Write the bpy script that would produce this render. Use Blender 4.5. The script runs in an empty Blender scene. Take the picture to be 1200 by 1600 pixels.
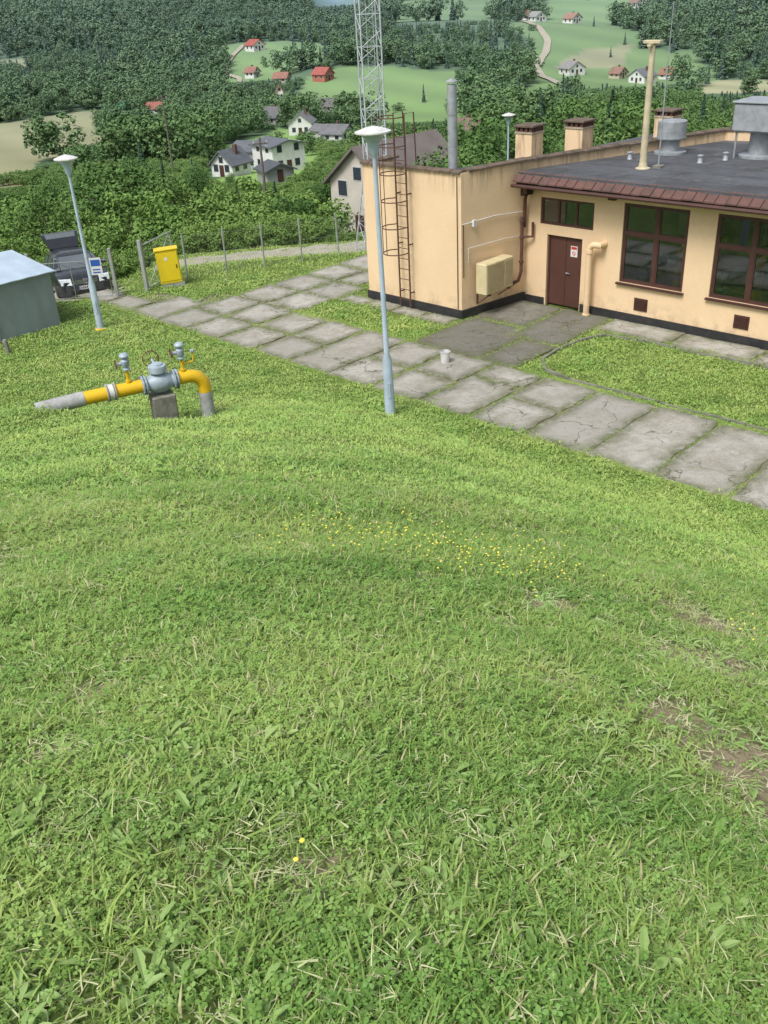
import bpy, math, random
import numpy as np
from math import sin,cos,pi,radians,degrees,atan2,hypot,sqrt
from mathutils import Vector, Matrix, Quaternion
random.seed(7); rng=np.random.default_rng(11)
SC=bpy.context.scene; COL=SC.collection
Q=1/sqrt(2)
def st2xy(s,t): return ((s+t)*Q,(t-s)*Q)
def xy2st(x,y): return ((x-y)*Q,(x+y)*Q)

# ------------------------------------------------------------------ materials
def new_mat(name):
    m=bpy.data.materials.new(name); m.use_nodes=True
    nt=m.node_tree; nt.nodes.clear()
    out=nt.nodes.new('ShaderNodeOutputMaterial')
    return m,nt,out
def c4(c): return (c[0],c[1],c[2],1)
def noise(nt,vec,scale,detail=5,rough=.6):
    n=nt.nodes.new('ShaderNodeTexNoise'); n.inputs['Scale'].default_value=scale
    n.inputs['Detail'].default_value=detail; n.inputs['Roughness'].default_value=rough
    if vec is not None: nt.links.new(vec,n.inputs['Vector'])
    return n.outputs['Fac']
def ramp(nt,fac,a,b,ca=0,cb=1):
    n=nt.nodes.new('ShaderNodeMapRange'); n.inputs['From Min'].default_value=a; n.inputs['From Max'].default_value=b
    n.inputs['To Min'].default_value=ca; n.inputs['To Max'].default_value=cb
    nt.links.new(fac,n.inputs['Value']); return n.outputs['Result']
def mixc(nt,fac,a,b,mode='MIX'):
    n=nt.nodes.new('ShaderNodeMix'); n.data_type='RGBA'; n.blend_type=mode
    if isinstance(fac,(int,float)): n.inputs[0].default_value=fac
    else: nt.links.new(fac,n.inputs[0])
    for v,i in ((a,6),(b,7)):
        if isinstance(v,tuple): n.inputs[i].default_value=c4(v)
        else: nt.links.new(v,n.inputs[i])
    return n.outputs[2]
def math_(nt,op,a,b=None):
    n=nt.nodes.new('ShaderNodeMath'); n.operation=op
    for v,i in ((a,0),(b,1)):
        if v is None: continue
        if isinstance(v,(int,float)): n.inputs[i].default_value=v
        else: nt.links.new(v,n.inputs[i])
    return n.outputs[0]
def attr(nt,name):
    at=nt.nodes.new('ShaderNodeAttribute'); at.attribute_name=name; return at.outputs
def position(nt): return nt.nodes.new('ShaderNodeNewGeometry').outputs['Position']
def scalev(nt,vec,s):
    n=nt.nodes.new('ShaderNodeMapping'); n.inputs['Scale'].default_value=s; nt.links.new(vec,n.inputs['Vector']); return n.outputs[0]
def sepz(nt,vec):
    n=nt.nodes.new('ShaderNodeSeparateXYZ'); nt.links.new(vec,n.inputs[0]); return n.outputs
def dist(nt,P):
    ln=nt.nodes.new('ShaderNodeVectorMath'); ln.operation='LENGTH'; nt.links.new(P,ln.inputs[0]); return ln.outputs['Value']
def princ(nt,out,col,rough=.7,metal=0,bumpsrc=None,bump=.2,bdist=.01,spec=.5):
    p=nt.nodes.new('ShaderNodeBsdfPrincipled')
    if isinstance(col,tuple): p.inputs['Base Color'].default_value=c4(col)
    else: nt.links.new(col,p.inputs['Base Color'])
    if isinstance(rough,(int,float)): p.inputs['Roughness'].default_value=rough
    else: nt.links.new(rough,p.inputs['Roughness'])
    p.inputs['Metallic'].default_value=metal
    p.inputs['Specular IOR Level'].default_value=spec
    if bumpsrc is not None:
        b=nt.nodes.new('ShaderNodeBump'); b.inputs['Strength'].default_value=bump; b.inputs['Distance'].default_value=bdist
        nt.links.new(bumpsrc,b.inputs['Height']); nt.links.new(b.outputs[0],p.inputs['Normal'])
    nt.links.new(p.outputs[0],out.inputs[0]); return p
def M(name,c1,c2=None,scale=4,rough=.6,metal=0,bump=.15,lo=.4,hi=.7,spec=.5,stretch=(1,1,1)):
    m,nt,out=new_mat(name)
    if c2 is None: c2=tuple(x*.6 for x in c1)
    pos=scalev(nt,position(nt),stretch)
    f=noise(nt,pos,scale); f2=noise(nt,pos,scale*9,3)
    col=mixc(nt,ramp(nt,f,lo,hi),c1,c2)
    col=mixc(nt,ramp(nt,f2,.3,.7,0,.35),col,tuple(x*.75 for x in c1))
    princ(nt,out,col,rough,metal,f2,bump,.006,spec); return m

def wall_mat():
    m,nt,out=new_mat('peach_render')
    P=position(nt); z=sepz(nt,P)[2]
    base=mixc(nt,ramp(nt,noise(nt,P,.8),.35,.7),(.81,.605,.385),(.74,.54,.335))
    base=mixc(nt,ramp(nt,noise(nt,P,14,3),.35,.7,0,.25),base,(.64,.46,.285))
    st=noise(nt,scalev(nt,P,(5,5,.5)),1.3,6)
    top=ramp(nt,z,3.3,4.05)
    f=math_(nt,'MULTIPLY',ramp(nt,st,.47,.66),top)
    base=mixc(nt,math_(nt,'MULTIPLY',f,.75),base,(.20,.14,.09))
    low=ramp(nt,z,.7,.25); f=math_(nt,'MULTIPLY',ramp(nt,noise(nt,P,3),.46,.68),low)
    base=mixc(nt,math_(nt,'MULTIPLY',f,.6),base,(.32,.25,.16))
    princ(nt,out,base,.85,0,noise(nt,P,60,3),.2,.004,.2); return m
def concrete_mat(name,c1,c2,c3,rough=.9,crack=.85):
    m,nt,out=new_mat(name); P=position(nt)
    col=mixc(nt,ramp(nt,noise(nt,P,.40,7,.7),.42,.60),c1,c2)
    tn=attr(nt,'tone')[2]
    col=mixc(nt,tn,col,tuple(x*.62 for x in c1))
    col=mixc(nt,ramp(nt,noise(nt,P,1.6,9,.8),.47,.62,0,.9),col,c3)
    col=mixc(nt,ramp(nt,noise(nt,P,7,6,.8),.50,.64,0,.7),col,tuple(x*.5 for x in c1))
    col=mixc(nt,ramp(nt,noise(nt,P,2.6,7,.8),.565,.65,0,.65),col,(.15,.15,.07))
    col=mixc(nt,ramp(nt,noise(nt,P,45,3),.35,.75,0,.5),col,tuple(x*1.3 for x in c1))
    ed=math_(nt,'MULTIPLY',ramp(nt,attr(nt,'edge')[2],.0,1.),ramp(nt,noise(nt,P,4,6,.8),.30,.56))
    col=mixc(nt,math_(nt,'MULTIPLY',ed,.9),col,(.11,.12,.055))
    vo=nt.nodes.new('ShaderNodeTexVoronoi'); vo.feature='DISTANCE_TO_EDGE'; vo.inputs['Scale'].default_value=.5
    wv=nt.nodes.new('ShaderNodeVectorMath'); wv.operation='ADD'
    nn=nt.nodes.new('ShaderNodeTexNoise'); nn.inputs['Scale'].default_value=1.9; nn.inputs['Detail'].default_value=6; nt.links.new(P,nn.inputs['Vector'])
    nt.links.new(P,wv.inputs[0]); nt.links.new(nn.outputs['Color'],wv.inputs[1]); nt.links.new(wv.outputs[0],vo.inputs['Vector'])
    cf=math_(nt,'MULTIPLY',ramp(nt,vo.outputs['Distance'],.0,.013,crack,0),ramp(nt,noise(nt,P,.7,3),.43,.52))
    col=mixc(nt,cf,col,(.07,.075,.035))
    princ(nt,out,col,rough,0,noise(nt,P,25,6),.7,.015,.2); return m
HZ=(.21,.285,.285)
def haze_tint(nt,P,col):  # aerial haze painted into the surface colour, stronger with distance from the origin
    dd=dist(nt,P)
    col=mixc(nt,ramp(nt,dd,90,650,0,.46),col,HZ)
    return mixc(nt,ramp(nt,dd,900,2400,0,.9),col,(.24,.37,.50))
def foliage_mat(name,dark,light,ps=.25):
    m,nt,out=new_mat(name); P=position(nt)
    oi=nt.nodes.new('ShaderNodeObjectInfo').outputs['Random']
    f=ramp(nt,noise(nt,P,ps,4),.3,.7)
    f=math_(nt,'ADD',math_(nt,'MULTIPLY',f,.5),math_(nt,'MULTIPLY',oi,.5))
    col=mixc(nt,f,dark,light)
    col=mixc(nt,ramp(nt,noise(nt,P,ps*14,2),.35,.65,0,.3),col,tuple(x*.7 for x in dark))
    col=haze_tint(nt,P,col)
    d=nt.nodes.new('ShaderNodeBsdfDiffuse'); nt.links.new(col,d.inputs[0]); nt.links.new(d.outputs[0],out.inputs[0]); return m
def ground_mat():
    m,nt,out=new_mat('ground_cover'); P=position(nt)
    a=attr(nt,'Col')[0]
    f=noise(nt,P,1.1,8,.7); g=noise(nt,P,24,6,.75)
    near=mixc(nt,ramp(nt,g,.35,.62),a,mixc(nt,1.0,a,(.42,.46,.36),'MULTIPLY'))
    near=mixc(nt,ramp(nt,f,.56,.72,0,.55),near,(.25,.22,.12))
    farc=mixc(nt,ramp(nt,noise(nt,P,.03,8,.7),.35,.7,0,.5),a,mixc(nt,1.0,a,(.6,.75,.5),'MULTIPLY'))
    farc=haze_tint(nt,P,farc)
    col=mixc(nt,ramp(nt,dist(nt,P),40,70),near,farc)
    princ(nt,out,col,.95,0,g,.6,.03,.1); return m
def grass_mat(name,dark,light,yel,transl=0):
    m,nt,out=new_mat(name); P=position(nt)
    oi=nt.nodes.new('ShaderNodeObjectInfo').outputs['Random']
    f=ramp(nt,noise(nt,P,1.3,6,.7),.35,.65)
    f=math_(nt,'ADD',math_(nt,'MULTIPLY',f,.5),math_(nt,'MULTIPLY',oi,.5))
    col=mixc(nt,f,dark,light)
    wv=nt.nodes.new('ShaderNodeTexWave'); wv.inputs['Scale'].default_value=.28; wv.inputs['Distortion'].default_value=5; wv.inputs['Detail'].default_value=4; wv.bands_direction='Y'
    nt.links.new(P,wv.inputs[0])
    col=mixc(nt,math_(nt,'MULTIPLY',wv.outputs['Fac'],.3),col,yel)
    f3=ramp(nt,noise(nt,P,.5,7,.7),.47,.65,0,.75); col=mixc(nt,f3,col,yel)
    f4=ramp(nt,noise(nt,P,.9,8,.75),.57,.70,0,.30); col=mixc(nt,f4,col,(.33,.34,.14))
    col=mixc(nt,attr(nt,'dry')[2],col,(.48,.46,.24))
    d=nt.nodes.new('ShaderNodeBsdfPrincipled'); nt.links.new(col,d.inputs['Base Color']); d.inputs['Roughness'].default_value=.5
    d.inputs['Specular IOR Level'].default_value=.3
    if transl:
        t=nt.nodes.new('ShaderNodeBsdfTranslucent'); nt.links.new(col,t.inputs[0])
        mx=nt.nodes.new('ShaderNodeMixShader'); mx.inputs[0].default_value=transl
        nt.links.new(d.outputs[0],mx.inputs[1]); nt.links.new(t.outputs[0],mx.inputs[2]); nt.links.new(mx.outputs[0],out.inputs[0])
    else: nt.links.new(d.outputs[0],out.inputs[0])
    return m
def glass_mat(name='window_glass',tint=(.72,.76,.74)):
    m,nt,out=new_mat(name)
    tr=nt.nodes.new('ShaderNodeBsdfTransparent'); tr.inputs[0].default_value=c4(tint)
    gl=nt.nodes.new('ShaderNodeBsdfGlossy'); gl.inputs['Roughness'].default_value=.03; gl.inputs[0].default_value=(.9,.95,1,1)
    fr=nt.nodes.new('ShaderNodeFresnel'); fr.inputs[0].default_value=1.5
    mx=nt.nodes.new('ShaderNodeMixShader'); nt.links.new(math_(nt,'ADD',fr.outputs[0],.05),mx.inputs[0])
    nt.links.new(tr.outputs[0],mx.inputs[1]); nt.links.new(gl.outputs[0],mx.inputs[2]); nt.links.new(mx.outputs[0],out.inputs[0]); return m
def roof_mat():
    m,nt,out=new_mat('bitumen_felt'); P=position(nt)
    rot=nt.nodes.new('ShaderNodeMapping'); rot.inputs['Rotation'].default_value=(0,0,radians(45)); nt.links.new(P,rot.inputs['Vector'])
    br=nt.nodes.new('ShaderNodeTexBrick'); br.inputs['Scale'].default_value=1; br.inputs['Brick Width'].default_value=6; br.inputs['Row Height'].default_value=1.0
    br.inputs['Mortar Size'].default_value=.02; br.inputs['Color1'].default_value=(.085,.09,.10,1); br.inputs['Color2'].default_value=(.115,.12,.13,1); br.inputs['Mortar'].default_value=(.035,.035,.04,1)
    nt.links.new(rot.outputs[0],br.inputs['Vector'])
    col=mixc(nt,ramp(nt,noise(nt,P,.9,8,.75),.42,.62,0,.8),br.outputs['Color'],(.055,.055,.055))
    col=mixc(nt,ramp(nt,noise(nt,P,2.2,8,.75),.56,.66,0,.5),col,(.17,.17,.165))
    princ(nt,out,col,.85,0,noise(nt,P,50,4),.3,.004,.3); return m

MT={}
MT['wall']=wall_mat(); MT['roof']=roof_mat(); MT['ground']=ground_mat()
MT['slab']=concrete_mat('old_concrete_slab',(.42,.40,.355),(.31,.29,.245),(.22,.21,.155))
MT['apron']=concrete_mat('worn_asphalt_concrete',(.22,.21,.18),(.15,.145,.12),(.11,.11,.07))
MT['kerb']=M('kerb_concrete',(.24,.235,.19),(.10,.11,.06),3,.9)
MT['tile']=M('clay_tile_strip',(.15,.075,.062),(.085,.055,.045),3,.85,bump=.5)
MT['coping']=M('mossy_coping',(.17,.12,.09),(.065,.06,.04),4,.9,bump=.6)
MT['ccap']=M('chimney_cap_concrete',(.46,.38,.28),(.28,.22,.16),5,.9)
MT['black']=M('black_bitumen',(.022,.022,.025),(.045,.045,.045),4,.6)
MT['brown']=M('brown_painted_steel',(.085,.036,.028),(.055,.026,.02),3,.5)
MT['door']=M('brown_door_paint',(.105,.045,.035),(.08,.036,.028),1.2,.45,bump=.05)
MT['rust']=M('rusty_brown_ladder',(.12,.055,.04),(.08,.035,.02),6,.8)
MT['glass']=glass_mat()
MT['darkin']=M('dim_interior',(.46,.47,.43),(.30,.31,.28),1,.9)
MT['yellow']=M('yellow_pipe_paint',(.80,.50,.02),(.66,.40,.02),5,.35,lo=.55,hi=.8)
MT['valve']=M('grey_blue_valve_paint',(.40,.48,.54),(.24,.29,.33),6,.45)
MT['wrap']=M('grey_pipe_wrap',(.44,.45,.44),(.24,.23,.21),6,.8,bump=.4)
MT['white']=M('dirty_white_paint',(.72,.72,.70),(.5,.5,.47),5,.5)
MT['lamp']=M('pale_blue_lamp_paint',(.46,.56,.66),(.36,.43,.50),3,.45)
MT['galv']=M('galvanised_steel',(.42,.45,.47),(.27,.29,.30),5,.5,metal=.3)
MT['wire']=M('weathered_grey_wire',(.20,.21,.20),(.12,.12,.11),5,.7)
MT['tower']=M('grey_white_lattice_paint',(.50,.55,.58),(.36,.39,.41),5,.5)
MT['blockc']=M('weathered_block',(.26,.25,.21),(.11,.11,.08),7,.95,bump=.8)
MT['mast']=M('cream_mast_paint',(.62,.54,.36),(.42,.36,.24),4,.6)
MT['acbeige']=M('yellowed_plastic',(.66,.57,.34),(.54,.45,.26),4,.5)
MT['acgrid']=M('yellowed_grille',(.50,.42,.24),(.38,.31,.18),4,.6)
MT['vslot']=M('dark_slot',(.03,.025,.02),(.02,.02,.02),4,.8)
MT['shed']=M('blue_grey_sheet',(.25,.30,.325),(.19,.225,.24),1.4,.55,stretch=(1,1,.3))
MT['shedroof']=M('pale_blue_sheet_roof',(.46,.56,.66),(.37,.45,.53),1.5,.45)
MT['gravel']=M('gravel_road',(.42,.39,.32),(.30,.27,.20),.8,.95,bump=.6)
MT['carpaint']=M('black_car_paint',(.022,.025,.03),(.03,.033,.036),2,.2,bump=0)
MT['bump']=M('black_bumper_plastic',(.05,.05,.055),(.04,.04,.04),2,.5,bump=0)
MT['carglass']=M('car_glass',(.13,.15,.16),(.10,.12,.13),2,.08,bump=0)
MT['chrome']=M('chrome',(.7,.7,.72),(.6,.6,.6),2,.25,metal=.9,bump=0)
MT['headl']=M('headlight_lens',(.75,.80,.82),(.65,.7,.74),12,.12,bump=0)
MT['tyre']=M('tyre_rubber',(.02,.02,.02),(.03,.03,.03),5,.85)
MT['plate']=M('plate_white',(.75,.75,.72),(.7,.7,.7),5,.5)
MT['wood']=M('old_pole_wood',(.17,.15,.12),(.10,.085,.07),5,.9)
MT['redwheel']=M('brown_handwheel',(.16,.07,.05),(.10,.05,.03),6,.6)
MT['sblue']=M('sign_blue',(.03,.12,.45),(.03,.10,.4),3,.5)
MT['sred']=M('sign_red',(.6,.04,.03),(.5,.04,.03),3,.5)
MT['yard_yellow']=M('yellow_cabinet_plastic',(.80,.60,.02),(.72,.52,.02),2,.4,bump=.05)
MT['greyplast']=M('grey_post_concrete',(.34,.36,.34),(.22,.23,.22),3,.7)
MT['bark']=M('bark',(.12,.10,.08),(.06,.05,.04),6,.95)
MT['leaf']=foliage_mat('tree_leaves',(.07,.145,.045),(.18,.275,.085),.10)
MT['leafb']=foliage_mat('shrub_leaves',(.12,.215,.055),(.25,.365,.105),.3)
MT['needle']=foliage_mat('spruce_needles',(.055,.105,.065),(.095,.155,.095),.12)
GD,GL_,GY=(.125,.255,.042),(.30,.475,.095),(.44,.54,.15)
MT['grassA']=grass_mat('grass_blades',GD,GL_,GY,.3)
MT['grassF']=grass_mat('lawn_blades',(.145,.27,.045),(.32,.49,.10),(.45,.55,.15))
MT['clov']=grass_mat('clover_leaves',(.11,.24,.045),(.24,.42,.09),(.33,.47,.12),.25)
MT['clovF']=grass_mat('lawn_clover_leaves',(.13,.26,.045),(.28,.45,.10),(.37,.49,.13))
MT['broad']=grass_mat('broad_leaves',(.18,.33,.08),(.33,.49,.16),(.38,.48,.17),.25)
MT['dry']=M('dry_clippings',(.52,.52,.29),(.34,.44,.17),8,.8)
MT['petal']=M('yellow_petals',(.85,.76,.10),(.8,.66,.08),8,.6)
MT['dirt']=M('joint_soil',(.22,.20,.13),(.10,.12,.05),2.2,.95,bump=.6)

# ------------------------------------------------------------------ mesh builder
class MB:
    def __init__(s): s.v=[];s.f=[];s.m=[];s.mats=[]
    def mi(s,mat):
        if mat not in s.mats: s.mats.append(mat)
        return s.mats.index(mat)
    def add(s,vs,fs,mat):
        o=len(s.v); s.v+= [tuple(v) for v in vs]; k=s.mi(mat)
        for f in fs: s.f.append([o+i for i in f]); s.m.append(k)
        return s
    def box(s,x0,x1,y0,y1,z0,z1,mat,b=0):
        if b<=0:
            vs=[(x,y,z) for z in (z0,z1) for y in (y0,y1) for x in (x0,x1)]
            s.add(vs,[(0,2,3,1),(4,5,7,6),(0,1,5,4),(2,6,7,3),(0,4,6,2),(1,3,7,5)],mat)
        else:
            R=[]
            for z,i in ((z0,b),(z0+b,0),(z1-b,0),(z1,b)):
                R.append([(x0+i+(b if not i else 0),y0+i,z),(x1-i-(b if not i else 0),y0+i,z),(x1-i,y0+i+b,z),(x1-i,y1-i-b,z),(x1-i-b,y1-i,z),(x0+i+b,y1-i,z),(x0+i,y1-i-b,z),(x0+i,y0+i+b,z)])
            s.loft(R,mat)
        return s
    def loft(s,rings,mat,cap=True,closed=False):
        n=len(rings[0]); vs=[p for r in rings for p in r]; fs=[]
        k=len(rings)
        for i in range(k-1 if not closed else k):
            j=(i+1)%k
            for a in range(n):
                b=(a+1)%n; fs.append((i*n+a,i*n+b,j*n+b,j*n+a))
        if cap and not closed:
            fs.append(tuple(range(n-1,-1,-1))); fs.append(tuple((k-1)*n+a for a in range(n)))
        return s.add(vs,fs,mat)
    def cyl(s,p0,p1,r0,mat,r1=None,n=14,cap=True):
        return s.tube([p0,p1],[r0,r0 if r1 is None else r1],mat,n,cap)
    def tube(s,pts,rs,mat,n=12,cap=True,closed=False):
        pts=[Vector(p) for p in pts]
        if not isinstance(rs,(list,tuple)): rs=[rs]*len(pts)
        rings=[];prev=None;L=len(pts)
        for i,p in enumerate(pts):
            if closed: d=(pts[(i+1)%L]-pts[i-1])
            else: d=(pts[min(i+1,L-1)]-pts[max(i-1,0)])
            d.normalize()
            if prev is None:
                a=Vector((0,0,1)) if abs(d.z)<.9 else Vector((1,0,0))
                u=d.cross(a).normalized()
            else:
                u=(prev-d*prev.dot(d)).normalized()
            prev=u; w=d.cross(u)
            rings.append([tuple(p+(u*cos(2*pi*k/n)+w*sin(2*pi*k/n))*rs[i]) for k in range(n)])
        return s.loft(rings,mat,cap,closed)
    def lathe(s,c,prof,mat,n=24,axis='z'):
        rings=[]
        for r,h in prof:
            ring=[]
            for k in range(n):
                a=2*pi*k/n
                if axis=='z': ring.append((c[0]+r*cos(a),c[1]+r*sin(a),c[2]+h))
                elif axis=='x': ring.append((c[0]+h,c[1]+r*cos(a),c[2]+r*sin(a)))
                else: ring.append((c[0]+r*cos(a),c[1]+h,c[2]-r*sin(a)))
            rings.append(ring)
        return s.loft(rings,mat)
    def quad(s,a,b,c,d,mat): return s.add([a,b,c,d],[(0,1,2,3)],mat)
    def mesh(s,name,smooth=True):
        me=bpy.data.meshes.new(name); me.from_pydata(s.v,[],s.f)
        for m in s.mats: me.materials.append(MT[m])
        me.polygons.foreach_set('material_index',s.m)
        if smooth:
            me.polygons.foreach_set('use_smooth',[True]*len(me.polygons))
            me.update()
            try: me.set_sharp_from_angle(angle=radians(35))
            except Exception: pass
        me.update(); return me
class Thing:
    def __init__(s,name,label,cat,loc=(0,0,0),rot=0,group=None):
        s.o=bpy.data.objects.new(name,None); COL.objects.link(s.o); s.o.empty_display_size=.2
        s.o.location=loc; s.o.rotation_euler=(0,0,rot); s.o['label']=label; s.o['category']=cat
        if group: s.o['group']=group
    def part(s,name,mb,parent=None,label=None,smooth=True):
        me=mb if isinstance(mb,bpy.types.Mesh) else mb.mesh(name,smooth)
        o=bpy.data.objects.new(name,me); COL.objects.link(o); o.parent=parent or s.o
        if label: o['label']=label
        return o
def single(name,label,cat,mb,loc=(0,0,0),rot=0,group=None,kind=None,smooth=True):
    me=mb if isinstance(mb,bpy.types.Mesh) else mb.mesh(name,smooth)
    o=bpy.data.objects.new(name,me); COL.objects.link(o); o.location=loc; o.rotation_euler=(0,0,rot)
    if label:o['label']=label
    if cat:o['category']=cat
    if group:o['group']=group
    if kind:o['kind']=kind
    return o
def copy_thing(root,loc,rot,scale=None,label=None):
    r=root.copy(); COL.objects.link(r); r.location=loc; r.rotation_euler=(0,0,rot)
    if scale: r.scale=scale
    if label: r['label']=label
    for c in root.children:
        d=c.copy(); COL.objects.link(d); d.parent=r
    return r
def np_mesh(name,verts,quads,mat=None):
    me=bpy.data.meshes.new(name); verts=np.asarray(verts,dtype=np.float32); quads=np.asarray(quads,dtype=np.int32)
    me.vertices.add(len(verts)); me.vertices.foreach_set('co',verts.ravel())
    k=quads.shape[1]
    me.loops.add(quads.size); me.loops.foreach_set('vertex_index',quads.ravel())
    me.polygons.add(len(quads)); me.polygons.foreach_set('loop_start',np.arange(0,quads.size,k,dtype=np.int32))
    me.update(calc_edges=True)
    if mat: me.materials.append(MT[mat])
    return me

# ------------------------------------------------------------------ terrain
PD=[0,34,36,39.5,46,60,80,100,150,200,240,300,360,430,500,560,700,1000,1500,2500,4000,7000]
PZ=[0,0,-.5,-.8,-3.0,-7,-10.2,-12.5,-17,-20.8,-24,-27.2,-30,-29,-23.2,-17,-9,2,12,22,60,90]
def H(x,y):
    x=np.asarray(x,float);y=np.asarray(y,float)
    a=.334*(20.6-y); b=.357*(19.3-x-y); k=.3
    m=np.minimum(a,b); z0=m-k*np.log(np.exp(-(a-m)/k)+np.exp(-(b-m)/k))
    z0=np.where(z0>12,12+(z0-12)*.1,z0)
    w=.12; zs=np.where(z0>3,z0,w*np.log1p(np.exp(np.clip(z0/w,-40,40))))
    bump=.035*(np.sin(x*1.9+y*.7)+np.sin(y*2.3-x*1.1+1))+.012*np.sin(x*6.1+1.3*y)*np.sin(y*5.3)
    zs=zs+bump*np.clip(zs/.6,0,1)
    zs=zs+.38*np.exp(-((x+6.95)**2+(y-16.9)**2)/.6)
    zs=zs-.36*np.exp(-((x+4.1)**2/1.6+(y-17.9)**2/1.3))
    zs=zs-.7*np.clip((-8.2-x)/1.0,0,1)*np.clip((y-29.6)/4.6,0,1)*np.clip((46-y)/6,0,1)
    D=np.hypot(x,y); az=np.degrees(np.arctan2(x,y)); aa=np.abs(az)
    ff=1-np.clip((aa-60)/40,0,1); ff=ff*ff*(3-2*ff)
    und=np.clip((D-80)/300,0,1)*(3.0*np.sin(x/63+1)*np.cos(y/81)+1.5*np.sin(x/27+y/33))*np.clip(D/500,.15,1)
    hill=np.clip((D-700)/900,0,1)*(30*np.exp(-((az+16)/9)**2)+16*np.exp(-((az-22)/10)**2))
    gap=-26*np.clip((D-560)/300,0,1)*np.clip((3000-D)/500,0,1)*np.exp(-((az+1.0)/1.7)**2)
    return zs+(np.interp(D,PD,PZ)+und+hill+gap)*ff
def Hs(x,y): return float(H(x,y))
def pol(az,D): a=radians(az); return (D*sin(a),D*cos(a))
FIELDS=[
 ('tan',[(-26,415),(-15.3,405),(-13.8,378),(-14.6,320),(-16.8,262),(-18.0,200),(-26,188)]),
 ('green',[(-6.2,330),(-3,360),(-1,320),(1,292),(5.0,296),(7.0,350),(6.5,440),(2.5,468),(-1.5,462),(-3.2,425),(-6.4,400)]),
 ('green',[(-7.8,480),(-4,462),(-1.9,474),(-1.5,545),(-4,590),(-8.0,570)]),
 ('green',[(8.2,262),(12.0,305),(12.4,372),(14,398),(19,405),(19.4,478),(15.5,490),(14.5,580),(12.5,660),(8.8,630),(9.0,480),(9.0,400),(7.9,320)]),
 ('tan',[(11.6,462),(15.2,466),(15,500),(12,505)]),
 ('tan',[(18.4,372),(26,362),(26,420),(18.9,412)]),
 ('green',[(2.2,640),(7.6,630),(8.2,830),(5,900),(2.0,860)]),
 ('tan',[(-20,560),(-17.2,560),(-17.4,610),(-20,610)]),
 ('green',[(-9.5,140),(-5,136),(-2.5,170),(-2.5,260),(-6,300),(-9.2,200)]),
 ('green',[(10,600),(15,600),(16,720),(10,740)]),
 ('tan',[(-11.5,620),(-8.5,620),(-8.8,680),(-11.5,680)]),
]
def inpoly(x,y,poly):
    P=[pol(a,d) for a,d in poly]; r=np.zeros(np.shape(x),bool); n=len(P)
    for i in range(n):
        x1,y1=P[i];x2,y2=P[(i+1)%n]
        c=((y1>y)!=(y2>y))&(x<(x2-x1)*(y-y1)/((y2-y1) if y2!=y1 else 1e-9)+x1); r^=c
    return r
def field_at(x,y):
    r=np.zeros(np.shape(x),int)
    for k,(c,p) in enumerate(FIELDS):
        r=np.where(inpoly(x,y,p),k+1,r)
    return r
SANDS=((1.72,3.1,.55),(1.35,3.6,.3),(2.0,4.7,.5),(1.72,2.4,.3),(1.15,5.5,.3),(.7,4.9,.2),(2.5,5.9,.45),(-1.35,3.3,.2),(-.25,1.95,.12),(.9,3.9,.16),(-1.3,2.6,.14),(.3,5.6,.18))
azs=np.concatenate([np.arange(-180,-34,6),np.arange(-34,34,.25),np.arange(34,180,6)])
rs=[.25]
while rs[-1]<30: rs.append(rs[-1]*1.035)
while rs[-1]<1200: rs.append(rs[-1]*1.013)
while rs[-1]<7000: rs.append(rs[-1]*1.06)
rs=np.array(rs); A,Rr=np.meshgrid(np.radians(azs),rs)
X=Rr*np.sin(A);Y=Rr*np.cos(A);Z=H(X,Y)
nr,na=X.shape
V=np.stack([X.ravel(),Y.ravel(),Z.ravel()],1)
i=np.arange(nr-1)[:,None]*na;j=np.arange(na)[None,:];j2=(j+1)%na
Fq=np.stack([(i+j).ravel(),(i+j2).ravel(),(i+na+j2).ravel(),(i+na+j).ravel()],1)[:, ::-1]
me=np_mesh('ground',V,Fq,'ground')
wx_=V[:,0]+6*np.sin(V[:,1]/17);wy_=V[:,1]+7*np.sin(V[:,0]/13)
fl=field_at(wx_,wy_); D=np.hypot(V[:,0],V[:,1])
col=np.zeros((len(V),4));col[:,3]=1
col[:,:3]=(.09,.15,.055)
col[D<60,:3]=(.19,.26,.07)
for k,(c,p) in enumerate(FIELDS):
    cc={'tan':(.40,.37,.20),'green':(.22,.34,.095)}[c]
    vv=.85+.3*rng.random()
    col[fl==k+1,:3]=np.array(cc)*vv
strip=(.92+.10*np.sin(V[:,0]/5+V[:,1]/9))[:,None]; col[D>180,:3]*=strip[D>180]
for (cx,cy,r) in SANDS:
    d=np.hypot((V[:,0]-cx),(V[:,1]-cy)); w=np.clip(1.5-d/r*1.2,0,1)[:,None]
    col[:,:3]=col[:,:3]*(1-w)+np.array((.46,.37,.25))*w
ca=me.color_attributes.new('Col','FLOAT_COLOR','POINT'); ca.data.foreach_set('color',col.ravel())
me.polygons.foreach_set('use_smooth',[True]*len(me.polygons))
g=bpy.data.objects.new('ground',me);COL.objects.link(g);g['kind']='structure'

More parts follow.
